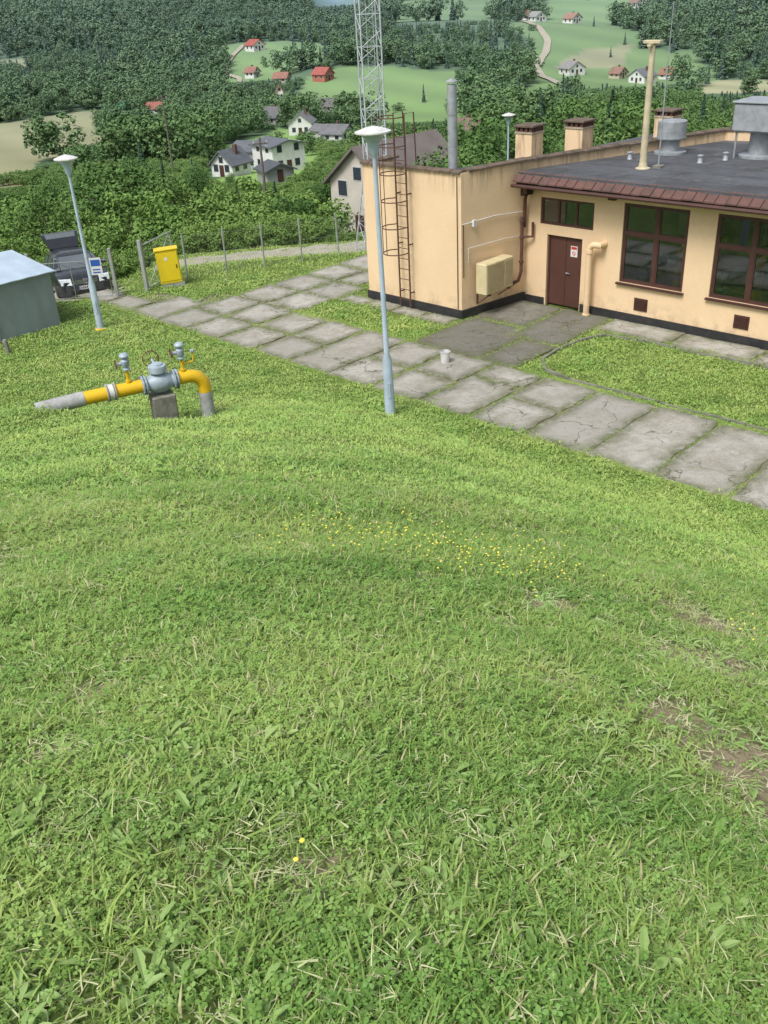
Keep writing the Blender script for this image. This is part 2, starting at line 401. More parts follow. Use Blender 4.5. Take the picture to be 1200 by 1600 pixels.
def ribbon(name,pts,w,mat,lift=.05,seg=24):
    P=[Vector((p[0],p[1],0)) for p in pts]; out=[]
    for i in range(len(P)-1):
        p0=P[max(i-1,0)];p1=P[i];p2=P[i+1];p3=P[min(i+2,len(P)-1)]
        for k in range(seg):
            t=k/seg; out.append(.5*((2*p1)+(-p0+p2)*t+(2*p0-5*p1+4*p2-p3)*t*t+(-p0+3*p1-3*p2+p3)*t**3))
    out.append(P[-1]); vs=[];fs=[]
    for i,p in enumerate(out):
        d=(out[min(i+1,len(out)-1)]-out[max(i-1,0)]).normalized(); n=Vector((-d.y,d.x,0))
        for k in range(5):
            q=p+n*(k/4-.5)*w*(1+.12*sin(i*.7+k)); vs.append((q.x,q.y,Hs(q.x,q.y)+lift))
    for i in range(len(out)-1):
        for k in range(4): a=i*5+k; fs.append((a,a+5,a+6,a+1))
    m=MB().add(vs,fs,mat); return single(name,None,None,m,kind='structure')
ribbon('road',[(-18,35.5),(-12.5,35.2),(-8.5,35.6),(-4,36.6),(0,37.3),(6,38.6),(14,39)],2.8,'gravel',.06)
ribbon('road',[(-9.6,30.1),(-10.2,31.8),(-10.9,33.6),(-11.6,35.6)],2.9,'gravel',.045)
ribbon('road',[pol(9.0,600),pol(10.4,520),pol(9.9,450),pol(11.4,390),pol(11.0,345),pol(9.6,290)],3.4,'gravel',.5)
ribbon('road',[pol(-7.0,430),pol(-6.6,470),pol(-7.4,500),pol(-6.2,560)],2.6,'gravel',.5)

# ------------------------------------------------------------------ pavement
class PaveMB(MB):
    def __init__(s): super().__init__(); s.edge=[]; s.tone=[]
def slab(mb,s0,s1,t0,t1,mat,top=.05,j=.03):
    r=lambda: random.uniform(-j,j)
    c=[(s0+r(),t0+r()),(s1+r(),t0+r()),(s1+r(),t1+r()),(s0+r(),t1+r())]
    h=[top+random.uniform(-.014,.012) for _ in range(4)]
    ring=[]; ms=(s0+s1)/2;mt=(t0+t1)/2; K=12
    for a in range(4):
        b=(a+1)%4; ph=random.uniform(0,6)
        for k in range(K):
            u=k/K; chip=.018*(1+sin(ph+u*9))+random.uniform(0,.05)*(1 if random.random()<.3 else .15)+(random.uniform(.03,.20) if k==0 and random.random()<.5 else 0)
            s=c[a][0]*(1-u)+c[b][0]*u; t=c[a][1]*(1-u)+c[b][1]*u
            Ld=hypot(s-ms,t-mt); s-= (s-ms)/Ld*chip; t-=(t-mt)/Ld*chip
            ring.append((s,t,h[a]*(1-u)+h[b]*u))
    def sh(s,t,d):
        return (ms+(s-ms)*(1-d/max(.3,abs(s1-s0)/2)),mt+(t-mt)*(1-d/max(.3,abs(t1-t0)/2)))
    lo=[(*st2xy(s,t),-.15) for s,t,z in ring]; hi=[(*st2xy(s,t),z-.012) for s,t,z in ring]
    ti=[(*st2xy(*sh(s,t,.02)),z) for s,t,z in ring]; ii=[(*st2xy(*sh(s,t,.32)),z+.001) for s,t,z in ring]
    mb.loft([lo,hi,ti,ii],mat); n=len(ring); mb.edge+= [1.]*(3*n)+[0.]*n; mb.tone+=[random.choice((0,0,.15,.3,.5,.7))]*(4*n)
def finish(mb,name):
    o=single(name,None,None,mb,kind='structure',smooth=False)
    at=o.data.attributes.new('edge','FLOAT','POINT'); at.data.foreach_set('value',mb.edge)
    at=o.data.attributes.new('tone','FLOAT','POINT'); at.data.foreach_set('value',mb.tone); return o
SL=[]; pv=PaveMB()
g_=.035
s=-28.4
while s<-1:
    tf=15.75 if s<-26.3 else (16.7 if s<-24.6 else 17.7)
    if tf>17 and random.random()<.45:
        tm=random.choice((16.15,16.15,15.6,16.7)); SL.append((s,s+1.5-g_,14.68,tm));SL.append((s,s+1.5-g_,tm+.03,17.7))
    else: SL.append((s,s+1.5-g_,14.68,tf))
    s+=1.5
for t in np.arange(17.73,24.5,1.5):
    SL.append((-23.9,-22.35,t,t+1.46)); 
    if not (20<t<22): SL.append((-22.32,-20.85,t,t+1.46))
    else: SL.append((-22.32,-21.3,t,t+1.46))
for s in np.arange(-20.8,-16.5,1.1): SL.append((s,s+1.07,19.3,19.93))
for a in SL: slab(pv,*a,'slab')
finish(pv,'pavement')
ap=PaveMB(); AP=[]
for s0,s1,t0,t1 in ((-16.3,-14.0,17.73,20.3),(-13.98,-12.85,17.73,19.6),(-16.28,-14.5,20.32,22.38),(-14.48,-12.9,19.62,22.38)):
    AP.append((s0,s1,t0,t1)); slab(ap,s0,s1,t0,t1,'apron',.045)
for s in np.arange(-12.9,-2,2.2):
    AP.append((s,s+2.17,21.3,22.38)); slab(ap,s,s+2.17,21.3,22.38,'slab',.05)
finish(ap,'apron_pavement')
bed=MB()
for a,b,c,d in ((-28.4,-26.4,14.78,15.65),(-26.4,-24.7,14.78,16.6),(-24.7,-1,14.78,17.68),(-23.8,-21.4,17.7,24.8),(-20.8,-16.4,19.4,19.95),(-16.25,-12.95,17.7,22.4),(-12.9,-2,21.38,22.4)):
    n=max(2,int((b-a)/1))
    for k in range(n):
        u0=a+(b-a)*k/n;u1=a+(b-a)*(k+1)/n
        bed.quad((*st2xy(u0,c),.016),(*st2xy(u1,c),.016),(*st2xy(u1,d),.016),(*st2xy(u0,d),.016),'dirt')
single('pavement_bedding',None,None,bed,kind='structure',smooth=False)
kb=MB()
kpts=[(-3,17.85),(-6,17.85),(-9,17.85),(-11.4,17.86),(-12.2,18.05),(-12.65,18.6),(-12.75,19.4),(-12.7,20.3),(-12.4,21.1),(-11.5,21.22),(-6,21.22)]
for a,b in zip(kpts[:-1],kpts[1:]):
    L=hypot(b[0]-a[0],b[1]-a[1]); n=max(1,int(L/.95))
    for k in range(n):
        u0=k/n+.006;u1=(k+1)/n-.006
        p=Vector((*st2xy(a[0]+(b[0]-a[0])*u0,a[1]+(b[1]-a[1])*u0),0));q=Vector((*st2xy(a[0]+(b[0]-a[0])*u1,a[1]+(b[1]-a[1])*u1),0))
        d=(q-p).normalized();nn=Vector((-d.y,d.x,0))*.035; z=.075+random.uniform(-.02,.01)
        lo=[(*(p-nn)[:2],-.1),(*(q-nn)[:2],-.1),(*(q+nn)[:2],-.1),(*(p+nn)[:2],-.1)]; kb.loft([lo,[(x,y,z) for x,y,_ in lo]],'kerb')
single('kerb',None,None,kb,kind='structure',smooth=False)

# ------------------------------------------------------------------ main building
RB=-pi/4
def BT(name,label,cat,s,t,z=0,rot=RB,group=None):
    return Thing(name,label,cat,(*st2xy(s,t),z),rot,group)
B=BT('station_building','single-storey peach rendered gas station building with flat dark roof','building',-16.4,20.0)
OS,OT=-16.4,20.0
def L(s,t,z): return (s-OS,t-OT,z)
def lbox(mb,s0,s1,t0,t1,z0,z1,mat,b=0): mb.box(s0-OS,s1-OS,t0-OT,t1-OT,z0,z1,mat,b)
w=MB()
BACK=[(-20.08,21.3),(-18.2,22.1),(-17.6,24),(-16.9,26.5),(-16.3,30.6)]
def wallrun(mb,pts,z0,z1,mat):
    for a,b in zip(pts[:-1],pts[1:]):
        mb.quad(L(*a,z0),L(*b,z0),L(*b,z1),L(*a,z1),mat)
wallrun(w,[(-20.08,21.3),(-20.08,20),(-16.4,20),(-16.05,22.45)],-1.0,4.0,'wall')
wallrun(w,[(-16.05,22.45),(-13.6,29.5),(-8.2,30.6),(-3,31.2)],3.4,4.0,'wall')
wallrun(w,[(-16.2,22.5),(-16.62,20.22),(-19.86,20.22),(-19.86,21.2)],3.6,4.0,'wall')
wallrun(w,[(-3,31.4),(-8.3,30.85),(-13.8,29.75),(-16.2,22.5)],3.4,4.0,'wall')
wallrun(w,[(-3,31.4)]+[(-8.3,30.85),(-13.8,31.0)]+BACK[::-1],-2,3.66,'wall')
T0=22.45
OP=[(-15.26,-14.1,0.0,2.05),(-15.52,-13.78,2.32,3.05),(-12.88,-11.02,1.06,3.15),(-10.28,-8.42,1.06,3.15),(-7.68,-5.82,1.06,3.15)]
ss=sorted({-16.05,-3.0}|{o[0] for o in OP}|{o[1] for o in OP}); zz=sorted({-.6,3.62}|{o[2] for o in OP}|{o[3] for o in OP})
for a,b in zip(ss[:-1],ss[1:]):
    for c,d in zip(zz[:-1],zz[1:]):
        ms=(a+b)/2;mz=(c+d)/2
        if any(o[0]<ms<o[1] and o[2]<mz<o[3] for o in OP): continue
        w.quad(L(a,T0,c),L(b,T0,c),L(b,T0,d),L(a,T0,d),'wall')
for o in OP:
    a,b,c,d=o; e=T0+.16
    w.quad(L(a,T0,c),L(a,e,c),L(a,e,d),L(a,T0,d),'wall');w.quad(L(b,T0,c),L(b,T0,d),L(b,e,d),L(b,e,c),'wall')
    w.quad(L(a,T0,d),L(a,e,d),L(b,e,d),L(b,T0,d),'wall');w.quad(L(a,T0,c),L(b,T0,c),L(b,e,c),L(a,e,c),'wall')
w.quad(L(-3,T0,-.6),L(-3,31.4,-.6),L(-3,31.4,3.62),L(-3,T0,3.62),'wall')
B.part('wall',w,smooth=False)
i_=MB(); lbox(i_,-15.9,-3.2,22.7,26.5,.0,.02,'darkin'); i_.quad(L(-15.9,26.5,0),L(-3.2,26.5,0),L(-3.2,26.5,3.5),L(-15.9,26.5,3.5),'darkin')
i_.quad(L(-15.9,22.75,3.5),L(-15.9,26.5,3.5),L(-3.2,26.5,3.5),L(-3.2,22.75,3.5),'darkin'); i_.quad(L(-15.9,22.7,0),L(-15.9,26.5,0),L(-15.9,26.5,3.5),L(-15.9,22.7,3.5),'darkin')
for s in (-12.6,-10.0,-7.4):
    lbox(i_,s-.7,s+.7,26.40,26.48,1.5,2.9,'plate'); lbox(i_,s-.03,s+.03,26.36,26.40,1.5,2.9,'brown')
B.part('interior',i_,smooth=False)
pp=MB()
for k,(s,t) in enumerate(((-12.7,23.4),(-11.9,23.9),(-11.3,23.3),(-10.4,23.3),(-9.7,24.0),(-8.9,23.4),(-7.2,24.0))):
    x,y,_=L(s,t,0); zt=1.35+.35*(k%3); pp.tube([(x,y,0),(x,y,zt),(x+.15,y,zt+.22),(x+.35,y,zt+.25),(x+1.0,y,zt+.25)],.12,'yellow' if k%3 else 'valve',10); pp.lathe((x,y,1.0),[(.12,0),(.2,.01),(.2,.06),(.12,.07)],'valve',12)
B.part('indoor_pipework',pp)
pl=MB()
lbox(pl,-20.12,-16.42,19.96,20.02,-.2,.27,'black')
a=L(-16.40,19.96,0);b=L(-16.0,22.5,0); d=(Vector(b)-Vector(a)).normalized(); n=Vector((d.y,-d.x,0))*.04
pl.loft([[tuple(Vector(p)+Vector((0,0,z))) for p in (Vector(a)-n,Vector(b)-n,Vector(b)+n,Vector(a)+n)] for z in (-.2,.272)],'black')
lbox(pl,-16.0,-15.30,22.41,22.50,-.2,.22,'black');lbox(pl,-14.06,-3,22.41,22.50,-.2,.24,'black')
B.part('plinth',pl,smooth=False)
r=MB()
lbox(r,-15.95,-2.8,21.95,22.44,3.62,3.74,'roof')
r.add([L(-16.0,22.43,3.74),L(-2.8,22.43,3.74),L(-2.8,31.3,3.70),L(-8.2,30.6,3.70),L(-13.6,29.5,3.70),L(-15.95,22.7,3.74)],[(0,1,2,3,4,5)],'roof')
wr=[(-19.86,20.22),(-16.62,20.22),(-16.2,22.5),(-13.8,29.75),(-13.8,31)]+BACK[::-1]
r.add([L(*p,3.67) for p in wr],[tuple(range(len(wr)))],'roof')
r.add([L(-15.95,21.95,3.744),L(-2.8,21.95,3.744),L(-2.8,22.43,3.744),L(-15.95,22.43,3.744)],[(0,1,2,3)],'roof')
roof=B.part('roof',r,smooth=False)
tl=MB()
s=-15.98
while s<-2.8:
    t_=.28; x0=s-OS; y0=21.72-OT;y1=22.05-OT; dz=random.uniform(-.008,.008)
    tl.loft([[(x0+.004,y,z+dz),(x0+.05,y,z+.03+dz),(x0+.10,y,z+.012+dz),(x0+t_-.005,y,z+.012+dz),(x0+t_-.005,y,z-.02+dz),(x0+.004,y,z-.02+dz)] for y,z in ((y0,3.545),(y1,3.745))],'tile')
    s+=t_
B.part('eave_tiles',tl,smooth=False)
fa=MB(); lbox(fa,-15.95,-2.8,21.86,21.95,3.42,3.62,'vslot')
fa.tube([L(-15.98,21.68,3.44),L(-2.8,21.68,3.47)],.05,'brown',8); lbox(fa,-15.95,-2.8,21.95,22.43,3.56,3.62,'brown')
B.part('fascia_and_gutter',fa)
cp=MB()
def coping(a,b,wd=.34,z=4.0):
    ax,ay=a;bx,by=b; Ls=hypot(bx-ax,by-ay); n=int(Ls/.32)
    d=Vector(((bx-ax)/Ls,(by-ay)/Ls,0)); nn=Vector((-d.y,d.x,0))
    for k in range(n):
        p=Vector(L(ax,ay,z))+d*(k*Ls/n+.008); q=Vector(L(ax,ay,z))+d*((k+1)*Ls/n-.008); zz=random.uniform(-.012,.012)
        up=Vector((0,0,1))
        sec=lambda c:[tuple(c-nn*wd*.5+up*(-.03)),tuple(c-nn*wd*.5+up*(.02+zz)),tuple(c+up*(.065+zz)),tuple(c+nn*wd*.5+up*(.02+zz)),tuple(c+nn*wd*.5+up*(-.03))]
        cp.loft([sec(p),sec(q)],'coping')
coping((-19.97,21.3),(-19.97,20.28));coping((-20.1,20.1),(-16.4,20.1));coping((-16.5,20.3),(-16.12,22.45));coping((-16.12,22.45),(-13.7,29.6));coping((-13.7,29.62),(-8.2,30.72));coping((-8.2,30.72),(-3,31.3))
B.part('parapet_coping',cp,smooth=False)
d_=MB(); e=T0+.10
lbox(d_,-15.20,-14.16,e,e+.05,.06,1.99,'door'); lbox(d_,-15.26,-15.20,e-.03,e+.06,.04,2.05,'brown');lbox(d_,-14.16,-14.10,e-.03,e+.06,.04,2.05,'brown');lbox(d_,-15.2,-14.16,e-.03,e+.06,1.99,2.05,'brown')
lbox(d_,-14.695,-14.665,e-.012,e,.08,1.98,'brown')
door=B.part('door',d_,smooth=False,label='brown double steel door with small warning notice')
h_=MB(); h_.cyl(L(-14.62,e-.05,1.02),L(-14.62,e,1.02),.018,'galv'); h_.cyl(L(-14.62,e-.05,1.02),L(-14.5,e-.05,1.02),.012,'galv'); B.part('handle',h_,door)
sg=MB(); lbox(sg,-14.52,-14.30,e-.008,e-.002,1.50,1.80,'plate'); lbox(sg,-14.50,-14.32,e-.012,e-.008,1.71,1.78,'sred')
sg.tube([L(-14.41+.05*cos(a),e-.011,1.60+.05*sin(a)) for a in np.linspace(0,2*pi,16,endpoint=False)],.007,'sred',6,closed=True); sg.tube([L(-14.445,e-.011,1.635),L(-14.375,e-.011,1.565)],.007,'sred',6)
B.part('notice',sg,door)
def window(a,b,c,d,kind):
    fr=MB(); e=T0+.07; f=.065
    lbox(fr,a,b,e-.03,e+.05,c,c+f,'brown');lbox(fr,a,b,e-.03,e+.05,d-f,d,'brown');lbox(fr,a,a+f,e-.028,e+.048,c+f,d-f,'brown');lbox(fr,b-f,b,e-.028,e+.048,c+f,d-f,'brown')
    if kind=='big':
        m=(a+b)/2+.05; lbox(fr,m-.05,m+.05,e-.035,e+.045,c+f,d-f,'brown')
        zt=d-.78; lbox(fr,a+f,m-.05,e-.033,e+.04,zt-.045,zt+.045,'brown');lbox(fr,m+.05,b-f,e-.033,e+.04,zt-.045,zt+.045,'brown')
        for x0,x1 in ((a+f,m-.05),(m+.05,b-f)):
            for z0,z1 in ((c+f,zt-.045),(zt+.045,d-f)):
                g=.03; lbox(fr,x0,x0+g,e-.02,e+.02,z0,z1,'brown');lbox(fr,x1-g,x1,e-.02,e+.02,z0,z1,'brown');lbox(fr,x0+g,x1-g,e-.02,e+.02,z0,z0+g,'brown');lbox(fr,x0+g,x1-g,e-.02,e+.02,z1-g,z1,'brown')
    else:
        for m in (a+(b-a)/3,a+2*(b-a)/3): lbox(fr,m-.03,m+.03,e-.028,e+.04,c+f,d-f,'brown')
    wn=B.part('window',(lambda g:(lbox(g,a+f,b-f,e,e+.008,c+f,d-f,'glass'),g)[1])(MB()),smooth=False)
    B.part('frame',fr,wn,smooth=False)
    if kind=='big':
        sl=MB(); lbox(sl,a-.06,b+.06,T0-.09,T0+.04,c-.05,c-.002,'brown'); B.part('sill',sl,wn,smooth=False)
for k,o in enumerate(OP[1:]): window(*o,'slim' if k==0 else 'big')
for s0,z0 in ((-12.36,.37),(-9.53,.41),(-6.9,.41)):
    v=MB(); lbox(v,s0,s0+.4,T0-.02,T0-.002,z0,z0+.34,'brown')
    for k in range(6): lbox(v,s0+.03,s0+.37,T0-.045,T0-.02,z0+.03+k*.05,z0+.055+k*.05,'brown')
    B.part('vent_grille',v,smooth=False)
v=MB(); x,y,_=L(-13.7,22.2,0)
v.tube([(x,y,-.05),(x,y,1.85)]+[(x+.0+.17*(1-cos(a)),y,1.85+.17*sin(a)) for a in np.linspace(.3,pi/2,5)]+[(x+.30,y+.0,2.02),(x+.32,y+.25,2.02)],.085,'wall',14)
v.tube([(x,y,1.78),(x,y,1.86)],.105,'wall',14); v.tube([(x,y,-.02),(x,y,.08)],.11,'wall',14)
B.part('vent_pipe',v)
def SW(t,z,off=.05):
    u=(t-20)/2.45; return L(-16.4+.35*u+off,t,z)
c=MB()
c.tube([SW(20.0,2.66),SW(21.2,2.70),SW(22.3,2.62)],.015,'white',8); c.tube([SW(20.2,1.98),SW(21.6,2.0),SW(22.2,1.95),SW(22.25,1.7)],.012,'white',8)
c.tube([SW(20.03,2.66),SW(20.03,1.2)],.014,'brown',6); c.tube([SW(20.2,1.98),SW(20.22,1.6)],.014,'white',6)
c.tube([L(-15.6,21.75,3.42),L(-15.85,22.2,3.1),L(-15.95,22.3,2.95),L(-15.95,22.3,2.2)],.05,'rust',10)
c.tube([SW(22.2,2.5,.12),SW(22.2,.95,.12),SW(22.1,.7,.12),SW(21.7,.62,.12)],.05,'rust',10)
c.tube([SW(22.2,1.95,.12),L(-15.7,22.35,1.95),L(-15.7,22.35,2.35)],.04,'rust',10)
for z in (2.35,1.9,1.2): c.tube([SW(22.2,z,.12),SW(22.2,z+.06,.12)],.075,'rust',10)
c.box(*(lambda p:(p[0]-.02,p[0]+.06,p[1]-.06,p[1]+.06,2.55,2.72))(SW(20.4,0)),'white')
c.tube([L(-16.52,19.97,3.9),L(-16.52,19.97,.3)],.012,'rust',6)
B.part('wall_pipes',c)
for q,mt in (((-15.9,-15.75,22.0,22.4,3.12,3.4),'vslot'),((-13.3,-13.1,22.3,22.44,3.2,3.4),'rust')):
    br=MB(); lbox(br,*q,mt); B.part('junction_box',br,smooth=False)
for s,t,zt,a in ((-17.0,23.9,4.69,.58),(-16.2,25.3,4.69,.60),(-15.7,29.7,4.50,.62)):
    k=MB(); x,y,_=L(s,t,0)
    k.box(x-a/2,x+a/2,y-a/2,y+a/2,3.6,zt-.22,'wall',.01)
    k.box(x-a/2-.02,x+a/2+.02,y-a/2-.02,y+a/2+.02,zt-.22,zt-.17,'ccap')
    k.box(x-a/2+.06,x+a/2-.06,y-a/2+.06,y+a/2-.06,zt-.17,zt-.05,'vslot')
    for dx in (-1,-.33,.33,1):
        for dy in (-1,1):
            k.box(x+dx*(a/2-.05)-.045,x+dx*(a/2-.05)+.045,y+dy*(a/2-.05)-.05,y+dy*(a/2-.05)+.05,zt-.17,zt-.05,'rust')
            k.box(x+dy*(a/2-.05)-.045,x+dy*(a/2-.05)+.045,y+dx*(a/2-.1)-.05,y+dx*(a/2-.1)+.05,zt-.169,zt-.051,'rust')
    k.box(x-a/2-.05,x+a/2+.05,y-a/2-.05,y+a/2+.05,zt-.05,zt+.01,'coping',.01)
    B.part('chimney',k,roof,smooth=False)
v=MB(); c=L(-13.9,26.6,3.7); r_=.46;h_=.95
v.lathe(c,[(r_,0),(r_,.08),(r_*.55,.1),(r_*.55,h_*.42),(r_*.5,h_*.45),(r_*.62,h_*.45)],'galv',24)
v.lathe((c[0],c[1],3.7+h_*.45),[(r_*.9,.0),(r_*.92,.02),(r_*.92,.05),(r_*.88,.05),(r_*.88,h_*.50),(r_*.8,h_*.52),(r_*.3,h_*.55)],'galv',28)
B.part('roof_ventilator',v,roof)
v=MB(); x,y,_=L(-11.45,27.1,0)
v.lathe((x,y,3.7),[(.55,0),(.55,.08),(.30,.1),(.30,.75)],'galv',20); v.box(x-.62,x+.62,y-.62,y+.62,4.42,5.15,'galv',.04); v.box(x-.66,x+.66,y-.66,y+.66,5.15,5.20,'galv',.01)
for dx in (-.5,.5): v.tube([(x+dx,y-.5,3.7),(x+dx,y-.5,4.42)],.025,'galv',6); v.tube([(x+dx,y+.5,3.7),(x+dx,y+.5,4.42)],.025,'galv',6)
B.part('roof_ventilator',v,roof,label='boxy grey metal roof ventilation unit on stem',smooth=False)
for s,t in ((-12.4,25.5),(-12.0,26.2),(-14.4,25.2)):
    v=MB(); c=L(s,t,3.7); v.lathe(c,[(.1,0),(.07,.05),(.06,.18),(.09,.2),(.09,.22),(.02,.24)],'galv',12); B.part('small_roof_vent',v,roof)

m=BT('roof_mast','cream painted steel mast with flat bracket top on roof','mast',-13.3,24.0,3.7); k=MB()
k.tube([(0,0,0),(0,0,3.1)],[.10,.075],'mast',14); k.lathe((0,0,0),[(.2,0),(.2,.05),(.12,.08),(.1,.2)],'mast'); m.part('pole',k)
k=MB(); k.box(-.24,.24,-.09,.09,3.08,3.16,'mast',.01);k.box(-.05,.05,-.2,.2,3.02,3.08,'mast'); k.tube([(-.2,0,3.1),(-.05,0,2.9)],.02,'mast',6); m.part('bracket',k,smooth=False)
m=BT('lightning_rod','thin grey metal rod standing on flat roof','lightning rod',-13.0,24.3,3.7); k=MB(); k.tube([(0,0,.1),(0,0,2.6),(0.02,0,4.0)],[.022,.016,.008],'galv',8); m.part('rod',k)
k=MB();k.box(-.12,.12,-.12,.12,0,.1,'blockc',.01);m.part('foot',k)
m=BT('flue_pipe','tall grey metal flue pipe on roof with flat cap','flue pipe',-17.5,21.0,3.67); k=MB(); k.tube([(0,0,0),(0,0,2.35)],.135,'galv',18)
for z in (.8,1.6): k.tube([(0,0,z),(0,0,z+.03)],.142,'galv',18)
m.part('pipe',k); k=MB(); k.lathe((0,0,2.41),[(.17,0),(.17,.02),(.03,.09)],'galv',18)
for a in range(3): k.cyl((.11*cos(a*2.1),.11*sin(a*2.1),2.33),(.11*cos(a*2.1),.11*sin(a*2.1),2.43),.008,'galv',n=5)
m.part('cap',k)

m=BT('air_conditioner','yellowed beige outdoor air conditioner on brackets on side wall','air conditioner',-16.3,20.35,.7)
k=MB(); x0=.12;x1=.50; k.box(x0,x1,0,1.25,0,.86,'acbeige',.02); m.part('casing',k,smooth=False)
k=MB()
for z in np.arange(.08,.80,.045): k.box(x1,x1+.012,.06,.80,z,z+.02,'acgrid')
k.box(x1,x1+.01,.86,1.20,.08,.78,'acgrid'); m.part('louvre_panel',k,smooth=False)
for y in (.15,1.05):
    k=MB(); k.box(.02,.52,y,y+.05,-.05,-.002,'rust');k.box(.02,.06,y,y+.05,-.35,-.05,'rust');k.tube([(.05,y+.025,-.33),(.45,y+.025,-.05)],.015,'rust',6)
    m.part('bracket',k)
k=MB(); k.tube([(.3,1.26,.2),(.3,1.4,.15),(.3,1.55,-.05),(.2,1.75,-.08)],.03,'black',8); m.part('refrigerant_hose',k)

m=BT('caged_ladder','brown steel roof ladder with safety cage on front wall','ladder',-18.4,20.0)
k=MB()
for x in (-.2,.2): k.box(x-.02,x+.02,-.20,-.17,.1,5.0,'rust')
for z in np.arange(.3,4.9,.3): k.cyl((-.2,-.185,z),(.2,-.185,z),.011,'rust',n=6)
for z in (.5,1.9,3.3):
    for x in (-.2,.2): k.box(x-.015,x+.015,-.17,-.002,z,z+.03,'rust')
m.part('rails_and_rungs',k,smooth=False)
k=MB()
hp=[(.2,-.18)]+[(.36*cos(a),-.50-.36*sin(a)*1.05) for a in np.linspace(-.35,pi+.35,13)]+[(-.2,-.18)]
for z in np.arange(1.75,5.45,.72): k.tube([(x,y,z) for x,y in hp],.016,'rust',6)
for i_ in (4,7,10): k.tube([(hp[i_][0],hp[i_][1],1.75),(hp[i_][0],hp[i_][1],5.35)],.012,'rust',6)
for x in (-.2,.2): k.tube([(x,-.18,4.9),(x,-.18,5.4),(x,.2,5.4),(x,.25,4.1)],.018,'rust',6)
m.part('safety_cage',k)

# ------------------------------------------------------------------ street lamps
def lamp(x,y,z,h,label,lean=0,sc=1,foot=False):
    m=Thing('street_lamp',label,'street lamp',(x,y,z),0,'pale blue lamps around the yard'); m.o.rotation_euler=(0,lean,0)
    k=MB(); k.tube([(0,0,-.3),(0,0,.05),(0,0,1.35),(0,0,1.5),(0,0,h*.6),(0,0,h-.55)],[.125*sc,.12*sc,.10*sc,.058*sc,.05*sc,.042*sc],'lamp',16); m.part('pole',k)
    k=MB(); k.lathe((0,0,h-.6),[(.045*sc,0),(.06*sc,.05),(.10*sc,.12),(.115*sc,.25),(.14*sc,.30)],'lamp',20); k.lathe((0,0,h-.31),[(.13*sc,0),(.22*sc,.12),(.30*sc,.17)],'lamp',24); m.part('neck',k)
    k=MB(); k.lathe((0,0,h-.14),[(.30*sc,-.02),(.355*sc,0),(.355*sc,.025),(.18*sc,.085),(.03*sc,.12)],'white',28); m.part('lamp_shade',k)
    k=MB(); k.box(-.03,.03,-.125*sc,-.09*sc,.5,.85,'lamp'); m.part('service_door',k)
    if foot:
        k=MB(); k.lathe((0,0,-.02),[(.17,0),(.17,.04),(.13,.06)],'yellow',16); m.part('orange_collar',k)
    return m
lamp(.27,19.15,Hs(.27,19.15)-.05,6.1,'tall pale blue street lamp at kerb of concrete path',radians(-.6))
lamp(-8.05,26.8,0,4.9,'leaning pale blue street lamp beside grey shed',0,.9,True)
lamp(7.0,47.5,-3.2,6.1,'pale street lamp standing behind the station building',0,.9)

# ------------------------------------------------------------------ lattice tower
m=Thing('lattice_tower','tall grey-white steel lattice antenna tower behind the building','tower',(.42,36.0,-.6),.2)
k=MB(); hw=.35
def leg(z): return hw+ (max(0,3.2-z)/3.2)*.45
C4=[(-1,-1),(1,-1),(1,1),(-1,1)]
for cx,cy in C4: k.tube([(cx*leg(z),cy*leg(z),z) for z in (-.3,3.2,16)],.028,'tower',6)
m.part('legs',k); k=MB()
z=.2;n=0
while z<15.6:
    dz=.5
    for i in range(4):
        a=C4[i];b=C4[(i+1)%4]
        l0,l1=leg(z),leg(z+dz)
        if n%2: a,b=b,a
        k.tube([(a[0]*l0,a[1]*l0,z),(b[0]*l1,b[1]*l1,z+dz)],.012,'tower',4)
        if n%2==0: k.tube([(a[0]*l0,a[1]*l0,z),(b[0]*l0,b[1]*l0,z)],.010,'tower',4)
    z+=dz;n+=1
m.part('bracing',k)
k=MB()
for dx in (-.12,.12): k.tube([(dx,-.25,.1),(dx,-.25,15.5)],.011,'tower',5)
for z in np.arange(.3,15.4,.3): k.tube([(-.12,-.25,z),(.12,-.25,z)],.007,'tower',4)
m.part('climbing_ladder',k)

# ------------------------------------------------------------------ gas valve assembly
gz0=.70
m=Thing('gas_valve_assembly','yellow gas pipe with grey valve on concrete block in lawn','gas pipe valve',(-4.5,18.25,gz0),radians(24.5))
ax=.78; r_=.138
k=MB(); k.tube([(-2.5,0,ax-.05),(-1.55,0,ax-.012)],r_+.012,'wrap',20)
m.part('wrapped_pipe_end',k)
k=MB(); k.tube([(-1.56,0,ax-.012),(-.34,0,ax)],r_,'yellow',22); m.part('inlet_pipe',k)
k=MB(); k.tube([(-1.06,0,ax),(-.96,0,ax)],r_+.03,'white',22)
for dx in (-1.09,-.93): k.tube([(dx-.012,0,ax),(dx+.012,0,ax)],r_+.05,'wrap',22)
m.part('pipe_clamp',k)
k=MB(); pts=[(.30,0,ax),(.62,0,ax)]+[(.62+.30*sin(a),0,ax-.30*(1-cos(a))) for a in np.linspace(.2,pi/2,7)]+[(.92,0,ax-.40)]
k.tube(pts,r_,'yellow',22); m.part('outlet_elbow',k)
k=MB(); k.tube([(.92,0,ax-.41),(.92,0,-.5)],r_+.008,'wrap',22); m.part('buried_riser',k)
k=MB(); k.lathe((0,0,ax),[(.14,-.36),(.16,-.30),(.14,-.25),(.19,-.16),(.215,-.05),(.215,.05),(.19,.16),(.14,.25),(.16,.30),(.14,.36)],'valve',26,'x')
for dx in (-.36,-.30,.30,.36): k.tube([(dx-.016,0,ax),(dx+.016,0,ax)],.205,'valve',26)
